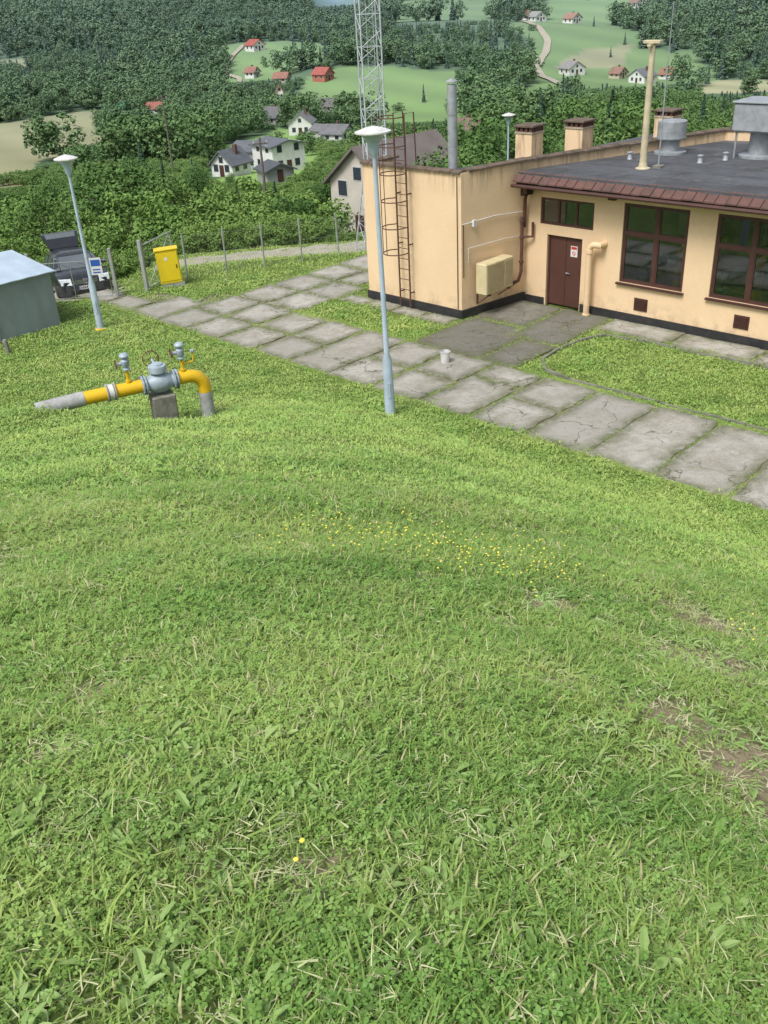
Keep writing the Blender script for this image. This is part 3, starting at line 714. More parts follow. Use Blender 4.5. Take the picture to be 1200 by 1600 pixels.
for sx in (-.33,.33):
    for a in np.arange(0,2*pi,pi/5): k.cyl((sx-.055,.175*cos(a),ax+.175*sin(a)),(sx+.055,.175*cos(a),ax+.175*sin(a)),.015,'valve',n=6)
k.tube([(0,0,ax+.15),(0,0,ax+.25)],.09,'valve',18); vb=m.part('valve_body',k)
k=MB(); k.lathe((0,0,ax+.23),[(.12,0),(.19,.01),(.19,.12),(.18,.14),(.12,.15),(.11,.18),(.02,.19)],'valve',22)
k.tube([(0,.15,ax+.31),(0,.42,ax+.36)],.03,'valve',8); m.part('gearbox',k,vb)
def hand(mb,c,R,axis,mat):
    ring=[]
    for a in np.linspace(0,2*pi,24,endpoint=False):
        if axis=='y': ring.append((c[0]+R*cos(a),c[1],c[2]+R*sin(a)))
        elif axis=='x': ring.append((c[0],c[1]+R*cos(a),c[2]+R*sin(a)))
        else: ring.append((c[0]+R*cos(a),c[1]+R*sin(a),c[2]))
    mb.tube(ring,.011,mat,6,closed=True)
    for i in (0,6,12,18): mb.tube([c,ring[i]],.008,mat,5)
k=MB(); hand(k,(-.02,.43,ax+.38),.17,'y','redwheel'); m.part('handwheel',k,vb)
for sx,side in ((-.62,-1),(.52,1)):
    k=MB(); k.tube([(sx,0,ax+.1),(sx,0,ax+.42)],.035,'yellow',12)
    k.tube([(sx,0,ax+.14),(sx,0,ax+.19)],.06,'yellow',12)
    if side>0: k.tube([(sx,0,ax+.30),(sx+.22,0,ax+.30),(sx+.25,0,ax+.34),(sx+.25,0,ax+.5)],.02,'yellow',8); k.lathe((sx+.25,0,ax+.5),[(.02,0),(.05,.01),(.05,.05),(.02,.06)],'valve',12)
    rp=m.part('riser_pipe',k)
    k=MB()
    k.lathe((sx,0,ax+.40),[(.075,0),(.08,.03),(.05,.05),(.085,.10),(.085,.2),(.05,.24),(.08,.26),(.08,.29)],'valve',16)
    k.tube([(sx-.02,0,ax+.55),(sx-.17,0,ax+.55)],.035,'valve',10); k.lathe((sx,0,ax+.69),[(.1,0),(.1,.02),(.07,.06),(.02,.07)],'valve',16)
    m.part('small_valve',k,rp)
    k=MB(); hand(k,(sx-.19,0,ax+.55),.09,'x','redwheel'); m.part('small_handwheel',k,rp)
k=MB(); k.box(-.24,.24,-.22,.22,-.6,.53,'blockc',.02); m.part('concrete_block',k,smooth=False)

# ------------------------------------------------------------------ shed
m=BT('metal_shed','small blue-grey sheet metal shed with pale blue roof','shed',-26.05,12.75,Hs(*st2xy(-26.05,12.75))-.03)
k=MB()
def corr(mb,p,q,z0a,z1a,z1b,mat,n):
    P=Vector(p);Qv=Vector(q);d=(Qv-P);nn=Vector((-d.y,d.x,0)).normalized(); vs=[]
    for i in range(n+1):
        o=P+d*(i/n)+nn*(.0025 if (i//2)%2 else -.0025); zt=z1a+(z1b-z1a)*i/n
        vs+=[(o.x,o.y,z0a),(o.x,o.y,zt)]
    mb.add(vs,[(2*i,2*i+2,2*i+3,2*i+1) for i in range(n)],mat)
corr(k,(0,0,0),(0,-3.6,0),-.1,1.66,1.66,'shed',36);corr(k,(0,0,0),(-2.3,0,0),-.1,1.66,1.9,'shed',24);corr(k,(-2.3,0,0),(-2.3,-3.6,0),-.1,1.9,1.9,'shed',36);corr(k,(0,-3.6,0),(-2.3,-3.6,0),-.1,1.66,1.9,'shed',24)
m.part('wall',k,smooth=False)
k=MB(); n=30
vs=[]
for i in range(n+1):
    y=.14-3.9*i/n; o=.006 if (i//2)%2 else 0
    vs+=[(.12,y,1.665+o),(-2.42,y,1.935+o),(.12,y,1.64+o),(-2.42,y,1.91+o)]
fs=[(4*i,4*i+4,4*i+5,4*i+1) for i in range(n)]+[(4*i,4*i+2,4*i+6,4*i+4) for i in range(n)]
k.add(vs,fs,'shedroof'); k.box(-2.42,.125,.141,.16,1.60,1.66,'shedroof'); m.part('roof',k,smooth=False)
k=MB(); k.box(.014,.03,-2.9,-1.9,.05,1.55,'shed',0); k.box(.03,.045,-2.85,-2.8,.7,.9,'galv'); m.part('door',k,smooth=False)

# ------------------------------------------------------------------ gate, cabinet, fence
def mesh_panel(mb,w,h,z0,mat,step=.1,r=.004):
    for x in np.arange(step,w,step): mb.box(x-r,x+r,-r,r,z0,z0+h,mat)
    for z in np.arange(step,h,step): mb.box(0,w,-r*.9,r*.9,z0+z-r,z0+z+r,mat)
m=Thing('yard_gate','grey steel mesh gate with notice board beside parked car','gate',(-10.75,29.9,0),radians(3))
k=MB(); W=2.35
k.tube([(0,0,.1),(W,0,.1),(W,0,1.25),(0,0,1.25)],.016,'greyplast',8,closed=True); k.tube([(W/2,0,.1),(W/2,0,1.25)],.011,'greyplast',8); mesh_panel(k,W,1.15,.1,'wire',.25,.0012)
leaf=m.part('gate_leaf',k,smooth=False)
k=MB(); k.box(1.82,2.18,-.045,-.03,.80,1.34,'plate'); k.box(1.85,2.15,-.049,-.045,1.08,1.28,'sblue'); k.box(1.88,2.12,-.049,-.045,.86,.90,'sblue');k.box(1.88,2.12,-.049,-.045,.95,.99,'sblue'); m.part('notice_board',k,leaf,smooth=False)
for x in (-.1,W+.14,):
    k=MB(); k.box(x-.05,x+.05,-.05,.05,-.2,1.6,'greyplast',.01); m.part('gate_post',k,smooth=False)
m=Thing('open_gate_leaf','narrow open grey mesh gate leaf leaning by yellow cabinet','gate',(-7.35,30.6,0),radians(72))
k=MB(); k.tube([(0,0,.1),(1.9,0,.1),(1.9,0,1.5),(0,0,1.5)],.026,'galv',8,closed=True); mesh_panel(k,1.9,1.4,.1,'wire',.15,.0022); k.tube([(0,0,.1),(1.9,0,1.5)],.016,'galv',6); m.part('frame',k,smooth=False)
k=MB(); k.box(-.16,-.05,-.06,.06,-.2,1.7,'greyplast',.01); m.part('gate_post',k)
m=Thing('utility_cabinet','tilted bright yellow utility cabinet with grey plinth','utility cabinet',(-6.65,31.1,0),radians(12)); m.o.rotation_euler=(0,radians(-2.5),radians(12))
k=MB(); k.box(-.36,.36,-.18,.18,.13,1.22,'yard_yellow',.02); m.part('casing',k,smooth=False)
k=MB(); k.box(-.33,.33,-.195,-.18,.22,1.14,'yard_yellow',.006); k.box(.24,.27,-.21,-.195,.62,.74,'vslot'); m.part('door',k,smooth=False)
k=MB(); k.box(-.39,.39,-.21,.21,1.22,1.27,'yard_yellow',.01); m.part('lid',k,smooth=False)
k=MB(); k.box(-.34,.42,-.17,.17,-.1,.13,'greyplast',.01);m.part('plinth',k,smooth=False)
k=MB(); k.box(-.10,.0,-.20,-.196,.90,1.0,'plate'); m.part('warning_label',k,smooth=False)
m=Thing('wire_fence','wire mesh fence with grey posts along the gravel road','fence',(-6.3,32.0,0),0)
fpts=[(-6.3,32.0),(-5.0,32.5),(-3.7,32.9),(-2.4,33.4),(-1.1,33.9),(.2,34.4),(1.5,34.9),(2.8,35.3)]
for i,(x,y) in enumerate(fpts):
    k=MB(); lx,ly=x+6.3,y-32.0; dz=Hs(x,y); rr=random.uniform(-.05,.05)
    k.tube([(lx,ly,dz-.2),(lx+rr,ly,dz+1.5)],.032,'greyplast',6); m.part('post',k)
k=MB()
for (x0,y0),(x1,y1) in zip(fpts[:-1],fpts[1:]):
    for z in (.05,.75,1.38): k.tube([(x0+6.3,y0-32,Hs(x0,y0)+z),((x0+x1)/2+6.3,(y0+y1)/2-32,Hs((x0+x1)/2,(y0+y1)/2)+z-.03),(x1+6.3,y1-32,Hs(x1,y1)+z)],.0035,'wire',4)
    n=14
    for i in range(-4,n):
        for sgn in (0,1):
            a=max(i,0)/n;b=min(i+4,n)/n; za=(a*n-i)/4*1.33;zb=(b*n-i)/4*1.33
            if sgn: za=1.33-za;zb=1.33-zb
            pa=(x0+(x1-x0)*a,y0+(y1-y0)*a);pb=(x0+(x1-x0)*b,y0+(y1-y0)*b)
            k.tube([(pa[0]+6.3,pa[1]-32,Hs(*pa)+.05+za),(pb[0]+6.3,pb[1]-32,Hs(*pb)+.05+zb)],.0016,'wire',3,cap=False)
m.part('wire_mesh',k)
bx,by=st2xy(-14.5,17.0)
m=Thing('bucket','small white plastic bucket standing on concrete slabs','bucket',(bx,by,.05)); k=MB(); k.lathe((0,0,0),[(.105,0),(.125,.27),(.135,.27),(.135,.29),(.12,.29),(.10,.03)],'white',20); m.part('tub',k)
k=MB(); k.tube([(.13*cos(a),.03,.27+.06*sin(a)) for a in np.linspace(0,pi,9)],.005,'galv',5); m.part('handle',k)
x,y=st2xy(-25,10.5); single('marker_post','short grey concrete marker post in grass','marker post',MB().tube([(0,0,-.2),(0,0,.36),(0,0,.40)],[.075,.07,.045],'blockc',8),(x,y,Hs(x,y)))

# ------------------------------------------------------------------ car
CX,CY=-10.3,32.75
m=Thing('parked_car','black estate car with raised tailgate parked outside the gate','car',(CX,CY,Hs(CX,CY)+.03),radians(-66)); m.o.rotation_euler=(0,radians(-7.5),radians(-66))
def sect(x,w,zb,zt,cr):
    P=[(w*.90,zb),(w,zb+.10),(w*1.01,(zb+zt)/2),(w,zt-.10),(w*.94,zt-.02),(w*.55,zt+cr*.8),(0,zt+cr)]
    return [(x,y,z) for y,z in P]+[(x,-y,z) for y,z in P[-2::-1]]
k=MB(); k.loft([sect(-2.30,.72,.36,.80,.01),sect(-2.24,.82,.28,.90,.02),sect(-1.9,.87,.22,.95,.02),sect(0,.89,.20,.96,.02),sect(.95,.89,.20,.96,.03),sect(1.5,.88,.22,.92,.045),sect(1.9,.85,.24,.85,.04),sect(2.12,.80,.26,.77,.03),sect(2.24,.70,.30,.68,.01)],'carpaint'); m.part('body',k)
def full(h): return list(h)+[(x,-y,z) for x,y,z in h[::-1]]
b0=full([(1.10,.60,.97),(.95,.82,.95),(-2.05,.82,.95),(-2.20,.60,.95)]); b1=full([(.42,.55,1.36),(.28,.66,1.33),(-1.78,.66,1.35),(-1.95,.52,1.36)]); b2=full([(.22,.48,1.45),(.12,.56,1.42),(-1.70,.56,1.43),(-1.86,.46,1.44)]); b3=full([(-.2,.30,1.49),(-.3,.36,1.48),(-1.4,.36,1.48),(-1.5,.30,1.49)])
k=MB(); k.loft([b0,b1,b2,b3],'carpaint'); m.part('cabin',k)
def quadp(mb,a,b,c,d,off,mat='carglass',ins=.05):
    A_,B_,C_,D_=[Vector(q) for q in (a,b,c,d)]; f=lambda u,v: (A_.lerp(B_,u)).lerp(D_.lerp(C_,u),v)
    P=[f(ins,ins*1.4),f(1-ins,ins*1.4),f(1-ins,1-ins),f(ins,1-ins)]; n=(P[1]-P[0]).cross(P[3]-P[0]).normalized()*off
    mb.add([tuple(p+n) for p in P],[(0,1,2,3)],mat)
k=MB()
for o in (.008,-.008):
    quadp(k,(1.10,.60,.97),(1.10,-.60,.97),(.42,-.55,1.36),(.42,.55,1.36),o,ins=.02)
    quadp(k,(.95,.82,.95),(1.10,.60,.97),(.42,.55,1.36),(.28,.66,1.33),o,ins=.03); quadp(k,(1.10,-.60,.97),(.95,-.82,.95),(.28,-.66,1.33),(.42,-.55,1.36),o,ins=.03)
k.tube([(1.09,.45,.985),(.85,.05,1.12)],.009,'vslot',5);k.tube([(1.09,-.15,.985),(.85,-.5,1.12)],.009,'vslot',5)
m.part('windscreen',k,smooth=False)
for sg in (1,-1):
    for (xa,xb,ta,tb) in ((.86,.05,.20,.02),(0,-.95,0,-.9),(-1.02,-1.95,-.97,-1.68)):
        k=MB(); a=(xa,sg*.82,.95);b=(xb,sg*.82,.95);c=(tb,sg*.66,1.34);d=(ta,sg*.66,1.34)
        for o in (.01,-.01): quadp(k,a,b,c,d,o)
        m.part('side_window',k,smooth=False)
k=MB()
tgp=[(-1.82,.50,1.43),(-2.10,.60,1.70),(-2.42,.66,1.90),(-2.78,.64,1.92),(-2.92,.60,1.84)]
k.loft([[(x,y,z),(x,-y,z),(x+.03,-y,z+.05),(x+.03,y,z+.05)] for x,y,z in tgp],'carpaint'); tg=m.part('tailgate',k,smooth=False)
k=MB(); k.add([(-1.85,.42,1.51),(-1.85,-.42,1.51),(-2.06,-.50,1.735),(-2.06,.50,1.735),(-2.36,-.54,1.95),(-2.36,.54,1.95)],[(0,1,2,3),(3,2,4,5)],'carglass'); m.part('rear_window',k,tg,smooth=False)
for sy in (1,-1):
    k=MB(); k.loft([[(2.285,sy*.44,.58),(2.20,sy*.78,.60),(2.16,sy*.80,.775),(2.22,sy*.46,.765)],[(2.0,sy*.42,.58),(1.98,sy*.82,.60),(1.94,sy*.82,.80),(2.0,sy*.44,.80)]],'headl'); m.part('headlight',k,smooth=False)
    k=MB(); k.loft([[(.98,sy*.80,1.02),(.98,sy*1.00,1.03),(.98,sy*1.00,1.15),(.98,sy*.80,1.10)],[(.84,sy*.80,1.0),(.84,sy*1.02,1.0),(.84,sy*1.02,1.17),(.84,sy*.80,1.12)]],'carpaint'); m.part('wing_mirror',k,smooth=False)
    k=MB(); k.box(-2.315,-2.27,sy*.72-.09,sy*.72+.09,.60,.86,'sred'); m.part('tail_light',k,smooth=False)
    for wx in (1.38,-1.35):
        k=MB(); k.lathe((wx,sy*.80-.1,.32),[(.22,0),(.30,.0),(.325,.03),(.325,.17),(.30,.20),(.22,.2)],'tyre',28,'y'); wh=m.part('wheel',k)
        k=MB(); k.lathe((wx,sy*.885-.012,.32),[(.21,0),(.21,.024),(.06,.024)],'chrome',20,'y'); m.part('rim',k,wh)
k=MB(); k.box(2.1,2.28,-.40,.40,.58,.735,'vslot')
for z in (.60,.635,.67,.705): k.box(2.28,2.29,-.39,.39,z-.007,z+.007,'chrome')
g_r=m.part('grille',k,smooth=False)
k=MB(); cx=2.305; k.tube([(cx,.08*cos(a),.66+.08*sin(a)) for a in np.linspace(0,2*pi,20,endpoint=False)],.012,'chrome',6,closed=True)
k.tube([(cx,-.03,.725),(cx,0,.67),(cx,.03,.725)],.009,'chrome',5); k.tube([(cx,-.055,.70),(cx,-.028,.605),(cx,0,.66),(cx,.028,.605),(cx,.055,.70)],.009,'chrome',5); m.part('badge',k,g_r)
k=MB(); k.loft([[(1.95,-.88,z),(2.16,-.80,z),(2.32,-.55,z),(2.36,0,z),(2.32,.55,z),(2.16,.80,z),(1.95,.88,z)] for z in (.24,.30,.50,.57)],'bump')
k.box(2.345,2.365,-.5,.5,.30,.38,'vslot'); bm=m.part('front_bumper',k,smooth=False)
k=MB(); k.box(2.362,2.372,-.26,.26,.42,.53,'plate'); k.box(2.372,2.375,-.255,-.22,.425,.525,'sblue')
for i in range(7): k.box(2.372,2.375,-.19+i*.06,-.155+i*.06,.44,.51,'vslot')
m.part('number_plate',k,bm,smooth=False)

# ------------------------------------------------------------------ houses
PROT=[(-26,-18,188,-.149),(-18.2,-16.6,255,-.130),(-16.6,-14,315,-.116),(-5.5,7,288,-.118),(-7.6,-1.8,462,-.072),(8.2,12.2,260,-.131),(12.2,19,396,-.094),(2.2,7.8,630,-.032),(18.5,24,362,-.103),(-7.2,-6.2,420,-.086),(-2.6,.6,2300,-.0135)]
HOUSES=[]
def hmats(c,rc):
    kw='hw_%.2f_%.2f_%.2f'%c; kr='hr_%.2f_%.2f_%.2f'%rc
    if kw not in MT: MT[kw]=M('house_render',c,tuple(x*.8 for x in c),.6,.8)
    if kr not in MT: MT[kr]=M('house_roof_tiles',rc,tuple(x*.7 for x in rc),.8,.7)
    return kw,kr
MT['hglass']=M('house_window_glass',(.05,.06,.08),(.03,.04,.05),1,.1,bump=0)
MT['hframe']=M('house_window_frame',(.6,.6,.58),(.5,.5,.5),1,.6)
def house(az,D,w,l,h,rh,wc,rc,rot,label,cat='house',chim=True,storeys=1,prot=True,hid=.35,lift=0):
    x,y=pol(az,D); z=Hs(x,y)+lift
    m=Thing('house',label,cat,(x,y,z),radians(rot-az),None); kw,kr=hmats(wc,rc)
    k=MB(); W,Lh=w/2,l/2
    for s_ in (-1,1):
        k.add([(-W,s_*Lh,-3),(W,s_*Lh,-3),(W,s_*Lh,h),(0,s_*Lh,h+rh),(-W,s_*Lh,h)],[(0,1,2,3,4)],kw)
        k.quad((s_*W,-Lh,-3),(s_*W,Lh,-3),(s_*W,Lh,h),(s_*W,-Lh,h),kw)
    m.part('wall',k,smooth=False)
    k=MB(); o=.45; e=h-o*rh/W; t=.22
    sec=lambda yy:[(-W-o,yy,e),(0,yy,h+rh),(W+o,yy,e),(W+o,yy,e+t),(0,yy,h+rh+t),(-W-o,yy,e+t)]
    k.loft([sec(-Lh-.5),sec(Lh+.5)],kr); rf=m.part('roof',k,smooth=False)
    if chim:
        k=MB(); k.box(W*.25,W*.25+.6,.2,.8,h+rh*.4,h+rh+.8,'tile'); m.part('chimney',k,rf,smooth=False)
    def win(px,pz,ww,wh,face):
        k=MB()
        if face=='g': k.box(px-ww/2,px+ww/2,-Lh-.03,-Lh-.01,pz,pz+wh,'hframe'); k.box(px-ww/2+.07,px+ww/2-.07,-Lh-.05,-Lh-.03,pz+.07,pz+wh-.07,'hglass')
        elif face=='l': k.box(-W-.03,-W-.01,px-ww/2,px+ww/2,pz,pz+wh,'hframe'); k.box(-W-.05,-W-.03,px-ww/2+.07,px+ww/2-.07,pz+.07,pz+wh-.07,'hglass')
        else: k.box(W+.01,W+.03,px-ww/2,px+ww/2,pz,pz+wh,'hframe'); k.box(W+.03,W+.05,px-ww/2+.07,px+ww/2-.07,pz+.07,pz+wh-.07,'hglass')
        m.part('window',k,smooth=False)
    for s_ in range(storeys):
        zb=.9+s_*2.5
        if zb+1.3>h+.3: break
        for px in (-W*.55,W*.5): win(px,zb,1.1,1.3,'g')
        for px in (-Lh*.5,Lh*.4): win(px,zb,1.1,1.3,'l'); win(px,zb,1.1,1.3,'r')
    if rh>1.8: win(0,h+.15,1.0,1.1,'g')
    k=MB(); k.box(-.5,.45,-Lh-.06,-Lh-.01,0,2.05,'brown'); m.part('door',k,smooth=False)
    HOUSES.append((x,y,max(w,l)))
    if prot:
        el=(z+h*hid-8.4)/D; dz=degrees(max(w,l)*.5/D); PROT.append((az-dz,az+dz,D-4,el))
WH=(.74,.74,.72);GRD=(.13,.14,.16);RED=(.36,.10,.08);BEI=(.55,.48,.36)
house(1.9,82,6.4,9.5,4.6,2.6,(.62,.57,.49),(.19,.16,.145),-42,'beige two-storey gabled house with dull brown roof',storeys=2,prot=True,hid=.05,lift=.5,chim=False)
PROT.append((-2.6,1.6,77,-.222))
house(-4.9,176,6.6,7,4.4,.8,WH,GRD,30,'modern white house with dark low roof',storeys=2,chim=False,hid=.2)
house(-6.3,186,7,6,3.4,1.2,(.35,.36,.38),GRD,60,'grey and white house with dark roof',storeys=1,chim=False)
house(-7.7,172,4.6,5,2.2,2.0,WH,GRD,-40,'small white gabled house with dark roof')
house(-5.2,154,4.5,4.5,1.9,.9,(.3,.3,.3),(.09,.10,.11),20,'dark grey garage with flat dark roof',chim=False,hid=.1)
house(-3.4,277,6.4,7,3.2,2.4,WH,(.22,.22,.23),-10,'white gabled house with grey roof',storeys=2)
house(-4.9,322,7,6,2.4,2.6,(.40,.38,.36),(.14,.14,.15),50,'dark-roofed house with grey walls')
house(-1.4,247,6.5,6,2.2,1.7,WH,(.17,.17,.18),60,'white cottage with dark hipped roof')
house(-2.3,264,4.5,4.5,1.8,1.2,(.5,.5,.48),(.17,.17,.18),40,'grey outbuilding beside white cottage',chim=False)
house(-1.8,372,8,7,2.4,2.3,(.33,.30,.26),(.15,.14,.14),65,'old brown barn with dark roof','barn',chim=False)
house(-2.0,446,6.5,7,2.6,2.4,(.42,.15,.11),RED,50,'red house with bright red roof',storeys=2)
house(-5.6,540,8,7,2.6,2.4,WH,RED,40,'white house with red roof on the meadow',storeys=2)
house(-4.5,395,2.8,4,5.6,2.0,(.72,.70,.62),(.3,.12,.09),0,'small white chapel with narrow tower','chapel',chim=False,storeys=2)
house(-4.3,452,6,6,2.2,2,(.55,.5,.42),(.30,.15,.11),70,'house with orange tiled roof among trees',hid=.7)
house(-11.4,385,7.5,6,2.1,1.8,WH,(.34,.12,.09),65,'white house with red roof above field')
house(-13.1,402,5.5,4,1.6,1.1,(.4,.4,.36),(.05,.36,.22),75,'shed with bright green roof','shed',chim=False)
house(6.1,222,7,7,2.6,2.2,BEI,(.20,.13,.11),60,'beige house with brown roof behind trees',hid=.8)
house(11.8,440,8,7.5,2.6,2.4,WH,(.27,.26,.26),35,'white two-storey house with grey roof',storeys=2)
house(15.6,412,8,7,2.6,2.4,WH,(.17,.18,.21),-40,'white house with dark blue roof',storeys=2)
house(14.3,432,6,5,2,2.0,BEI,(.27,.16,.12),55,'beige house with red-brown roof',hid=.8)
house(16.9,430,5.5,5,2.0,2.0,WH,(.27,.15,.10),65,'white house with brown roof among trees',hid=.8)
house(9.8,610,8,8,2.6,2.4,WH,(.3,.3,.3),40,'distant white house with grey roof')
house(11.7,590,8,7,2.6,2.4,WH,(.33,.20,.16),50,'distant white house with red roof')
house(9.3,640,7,6,2.6,2.4,WH,(.3,.17,.13),50,'distant white farmhouse on green slope')
house(15.0,660,8,7,2.6,2.4,WH,(.25,.18,.15),50,'distant white farmhouse near dark wood')
house(-5.9,474,5.5,5,2.2,2.0,WH,(.30,.15,.12),55,'small white house with red roof',hid=.7)

for az,D,h,lb in ((-5.9,105,8.2,'weathered wooden utility pole among shrubs'),(-11.0,176,13.5,'tall wooden utility pole above trees')):
    x,y=pol(az,D); m=Thing('utility_pole',lb,'utility pole',(x,y,Hs(x,y)),.3,'wooden utility poles in the valley')
    k=MB(); k.tube([(0,0,-.5),(0,0,h)],[.17,.11],'wood',10); m.part('pole',k)
    k=MB(); k.box(-.8,.8,-.06,.06,h-.7,h-.55,'wood')
    for dx in (-.7,0,.7): k.tube([(dx,0,h-.55),(dx,0,h-.3)],.05,'white',8)
    m.part('crossarm',k)
PROT.append((-6.4,-5.4,104,-.185)); PROT.append((-11.4,-10.6,175,-.15))

# ------------------------------------------------------------------ vegetation sources
def quads_from(c,nrm,size,asp=.6):
    n=len(c); nrm=nrm/np.linalg.norm(nrm,axis=1,keepdims=True)
    a=rng.normal(size=(n,3)); u=np.cross(nrm,a); u/=np.linalg.norm(u,axis=1,keepdims=True)+1e-9; v=np.cross(nrm,u)
    s=size[:,None]; P=np.stack([c-u*s,c-v*s*asp,c+u*s,c+v*s*asp],1).reshape(-1,3)
    return P,np.arange(4*n).reshape(-1,4)
def crown_deciduous(nl,leaf,w=.36,h0=.18,clumps=34,seed=0):
    r=np.random.default_rng(seed); cs=[];ns=[];sz=[]
    lob=r.normal(size=3)*.6
    for i in range(clumps):
        d=r.normal(size=3); d/=np.linalg.norm(d); rad=r.random()**.4
        mid=(1+h0)/2
        c=np.array([d[0]*w*rad*(1+.25*sin(3*atan2(d[1],d[0])+lob[0])),d[1]*w*rad,mid+d[2]*(1-h0)/2*rad*.88])
        cr=(.08+.11*r.random())*(1.1-.4*abs(d[2]))
        n=int(nl/clumps); q=r.normal(size=(n,3)); q/=np.linalg.norm(q,axis=1,keepdims=True)
        rr=cr*(.55+.6*r.random((n,1)))
        p=c+q*rr*np.array([1,1,.8]); cs.append(p); ns.append(q+r.normal(size=(n,3))*.6+np.array([0,0,.6])); sz.append(leaf*(.6+.8*r.random(n)))
    c=np.vstack(cs); c[:,2]=np.clip(c[:,2],.03,1.1)
    return quads_from(c,np.vstack(ns),np.concatenate(sz))
def crown_spruce(nl,leaf,w=.2,seed=0):
    r=np.random.default_rng(seed); n=nl
    z=r.random(n)**1.25; tier=(z*13)%1
    rad=w*(1-z)*(.55+.5*(1-tier))*(.35+.65*r.random(n)**.5); a=r.random(n)*2*pi
    c=np.stack([rad*np.cos(a),rad*np.sin(a),.08+z*.92-rad*.35],1)
    nr=np.stack([np.cos(a)*.5,np.sin(a)*.5,np.ones(n)*.8],1)+r.normal(size=(n,3))*.4
    return quads_from(c,nr,leaf*(.5+.8*r.random(n))*(1.1-.6*z),.45)
def trunk(h=.5,r=.018):
    k=MB(); k.tube([(0,0,-.05),(.006,0,h*.5),(-.004,.01,h),(0,.0,h*1.5)],[r*1.3,r,r*.7,r*.3],'bark',7)
    for i in range(6):
        a=i*1.1; z=h*(.55+.12*i); k.tube([(0,0,z),(.10*cos(a),.10*sin(a),z+.10),(.2*cos(a),.2*sin(a),z+.16)],[r*.5,r*.35,r*.12],'bark',5)
    return k
dec=[np_mesh('tree_crown',*crown_deciduous(7000,.0145,.30+.05*(i%3),.12+.04*(i%2),44+10*i,i),'leaf') for i in range(5)]
spr=[np_mesh('spruce_crown',*crown_spruce(4200,.027,.17+.03*i,20+i),'needle') for i in range(2)]
shr=[np_mesh('shrub_crown',*crown_deciduous(4600,.023,.55,.0,44,40+i),'leafb') for i in range(3)]
fd=[np_mesh('forest_crown',*crown_deciduous(900,.038,.34+.04*(i%3),.05,30,60+i),'leaf') for i in range(5)]
fs_=[np_mesh('forest_spruce',*crown_spruce(460,.07,.20,80+i),'needle') for i in range(2)]
TR=trunk().mesh('trunk'); TS=MB().tube([(0,0,-.03),(0,0,.95)],[.02,.003],'bark',7).mesh('trunk'); SB=MB()
for i in range(5): SB.tube([(0,0,-.05),(.12*cos(i*1.3),.12*sin(i*1.3),.3),(.25*cos(i*1.3),.25*sin(i*1.3),.65)],[.02,.014,.005],'bark',5)
SB=SB.mesh('stem')
def capheight(az,D,z,h):
    for a0,a1,dp,el in PROT:
        if a0<=az<=a1 and D<dp: h=min(h,el*D+8.4-z)
    return h
def blocked(x,y,D):
    return any(hypot(x-hx,y-hy)<r*.7+D*.002 for hx,hy,r in HOUSES)
def near_cap(az):
    return float(np.interp(az,[-26,-20,-17,-13,-10,-9,-3,-2,1,4,5,8,9,11,15,26],[-.165,-.152,-.150,-.130,-.148,-.170,-.165,-.16,-.16,-.125,-.108,-.112,-.125,-.092,-.09,-.095]))
protos={}
def plant(kind,x,y,z,h):
    lab={'tree':'leafy green deciduous tree on the valley slope','spruce_tree':'dark green spruce tree on the valley slope','shrub':'dense bright green shrub beyond the fence'}[kind]
    vi=random.randrange({'tree':5,'spruce_tree':2,'shrub':3}[kind]); key=(kind,vi)
    if key not in protos:
        m=Thing(kind,lab,{'tree':'tree','spruce_tree':'tree','shrub':'shrub'}[kind],(0,0,0),0,{'tree':'deciduous trees on the slope','spruce_tree':'spruces on the slope','shrub':'shrubs beyond the fence'}[kind])
        cr={'tree':dec,'spruce_tree':spr,'shrub':shr}[kind][vi]
        m.part('trunk' if kind!='shrub' else 'stem',{'tree':TR,'spruce_tree':TS,'shrub':SB}[kind]); m.part('crown',cr); protos[key]=[m.o,False]
    root,used=protos[key]
    wv=random.uniform(.8,1.25); sc=(h*wv,h*wv,h); rot=random.uniform(0,6.28)
    if not used: root.location=(x,y,z-.1);root.rotation_euler=(0,0,rot);root.scale=sc;protos[key][1]=True
    else: copy_thing(root,(x,y,z-.1),rot,sc)
cnt={'tree':0,'spruce_tree':0,'shrub':0}
def try_plant(az,D,kind,h,minh):
    x,y=pol(az,D); z=Hs(x,y)
    if blocked(x,y,D) : return
    if field_at(np.array([x]),np.array([y]))[0] and random.random()<.6: return
    if abs(x-.42)<2 and abs(y-36)<4: return
    h=capheight(az,D,z,h); h=min(h,near_cap(az)*D+8.4-z+random.uniform(-.9,1.2)*D/80)
    if h<minh or cnt[kind]>=295: return
    plant(kind,x,y,z,h); cnt[kind]+=1
for D0 in np.arange(42.5,78,3.2):
    for az in np.arange(-26,27,degrees(3.3/D0)):
        D=D0+random.uniform(-1.4,1.4); a=az+random.uniform(-.9,.9)
        if a>1.5 and D<52: continue
        try_plant(a,D,'shrub',random.uniform(1.2,4.2)*(1+max(0,D-50)/40),.7)
for D0 in np.arange(58,225,9):
    for az in np.arange(-25,26,degrees(9.5/D0)):
        D=D0+random.uniform(-4,4); a=az+random.uniform(-.4,.4)*degrees(9.5/D0)
        k='spruce_tree' if random.random()<(.28 if -14<a<-3 else .12) else 'tree'
        try_plant(a,D,k,random.uniform(6,13) if k=='tree' else random.uniform(8,14),2.2)

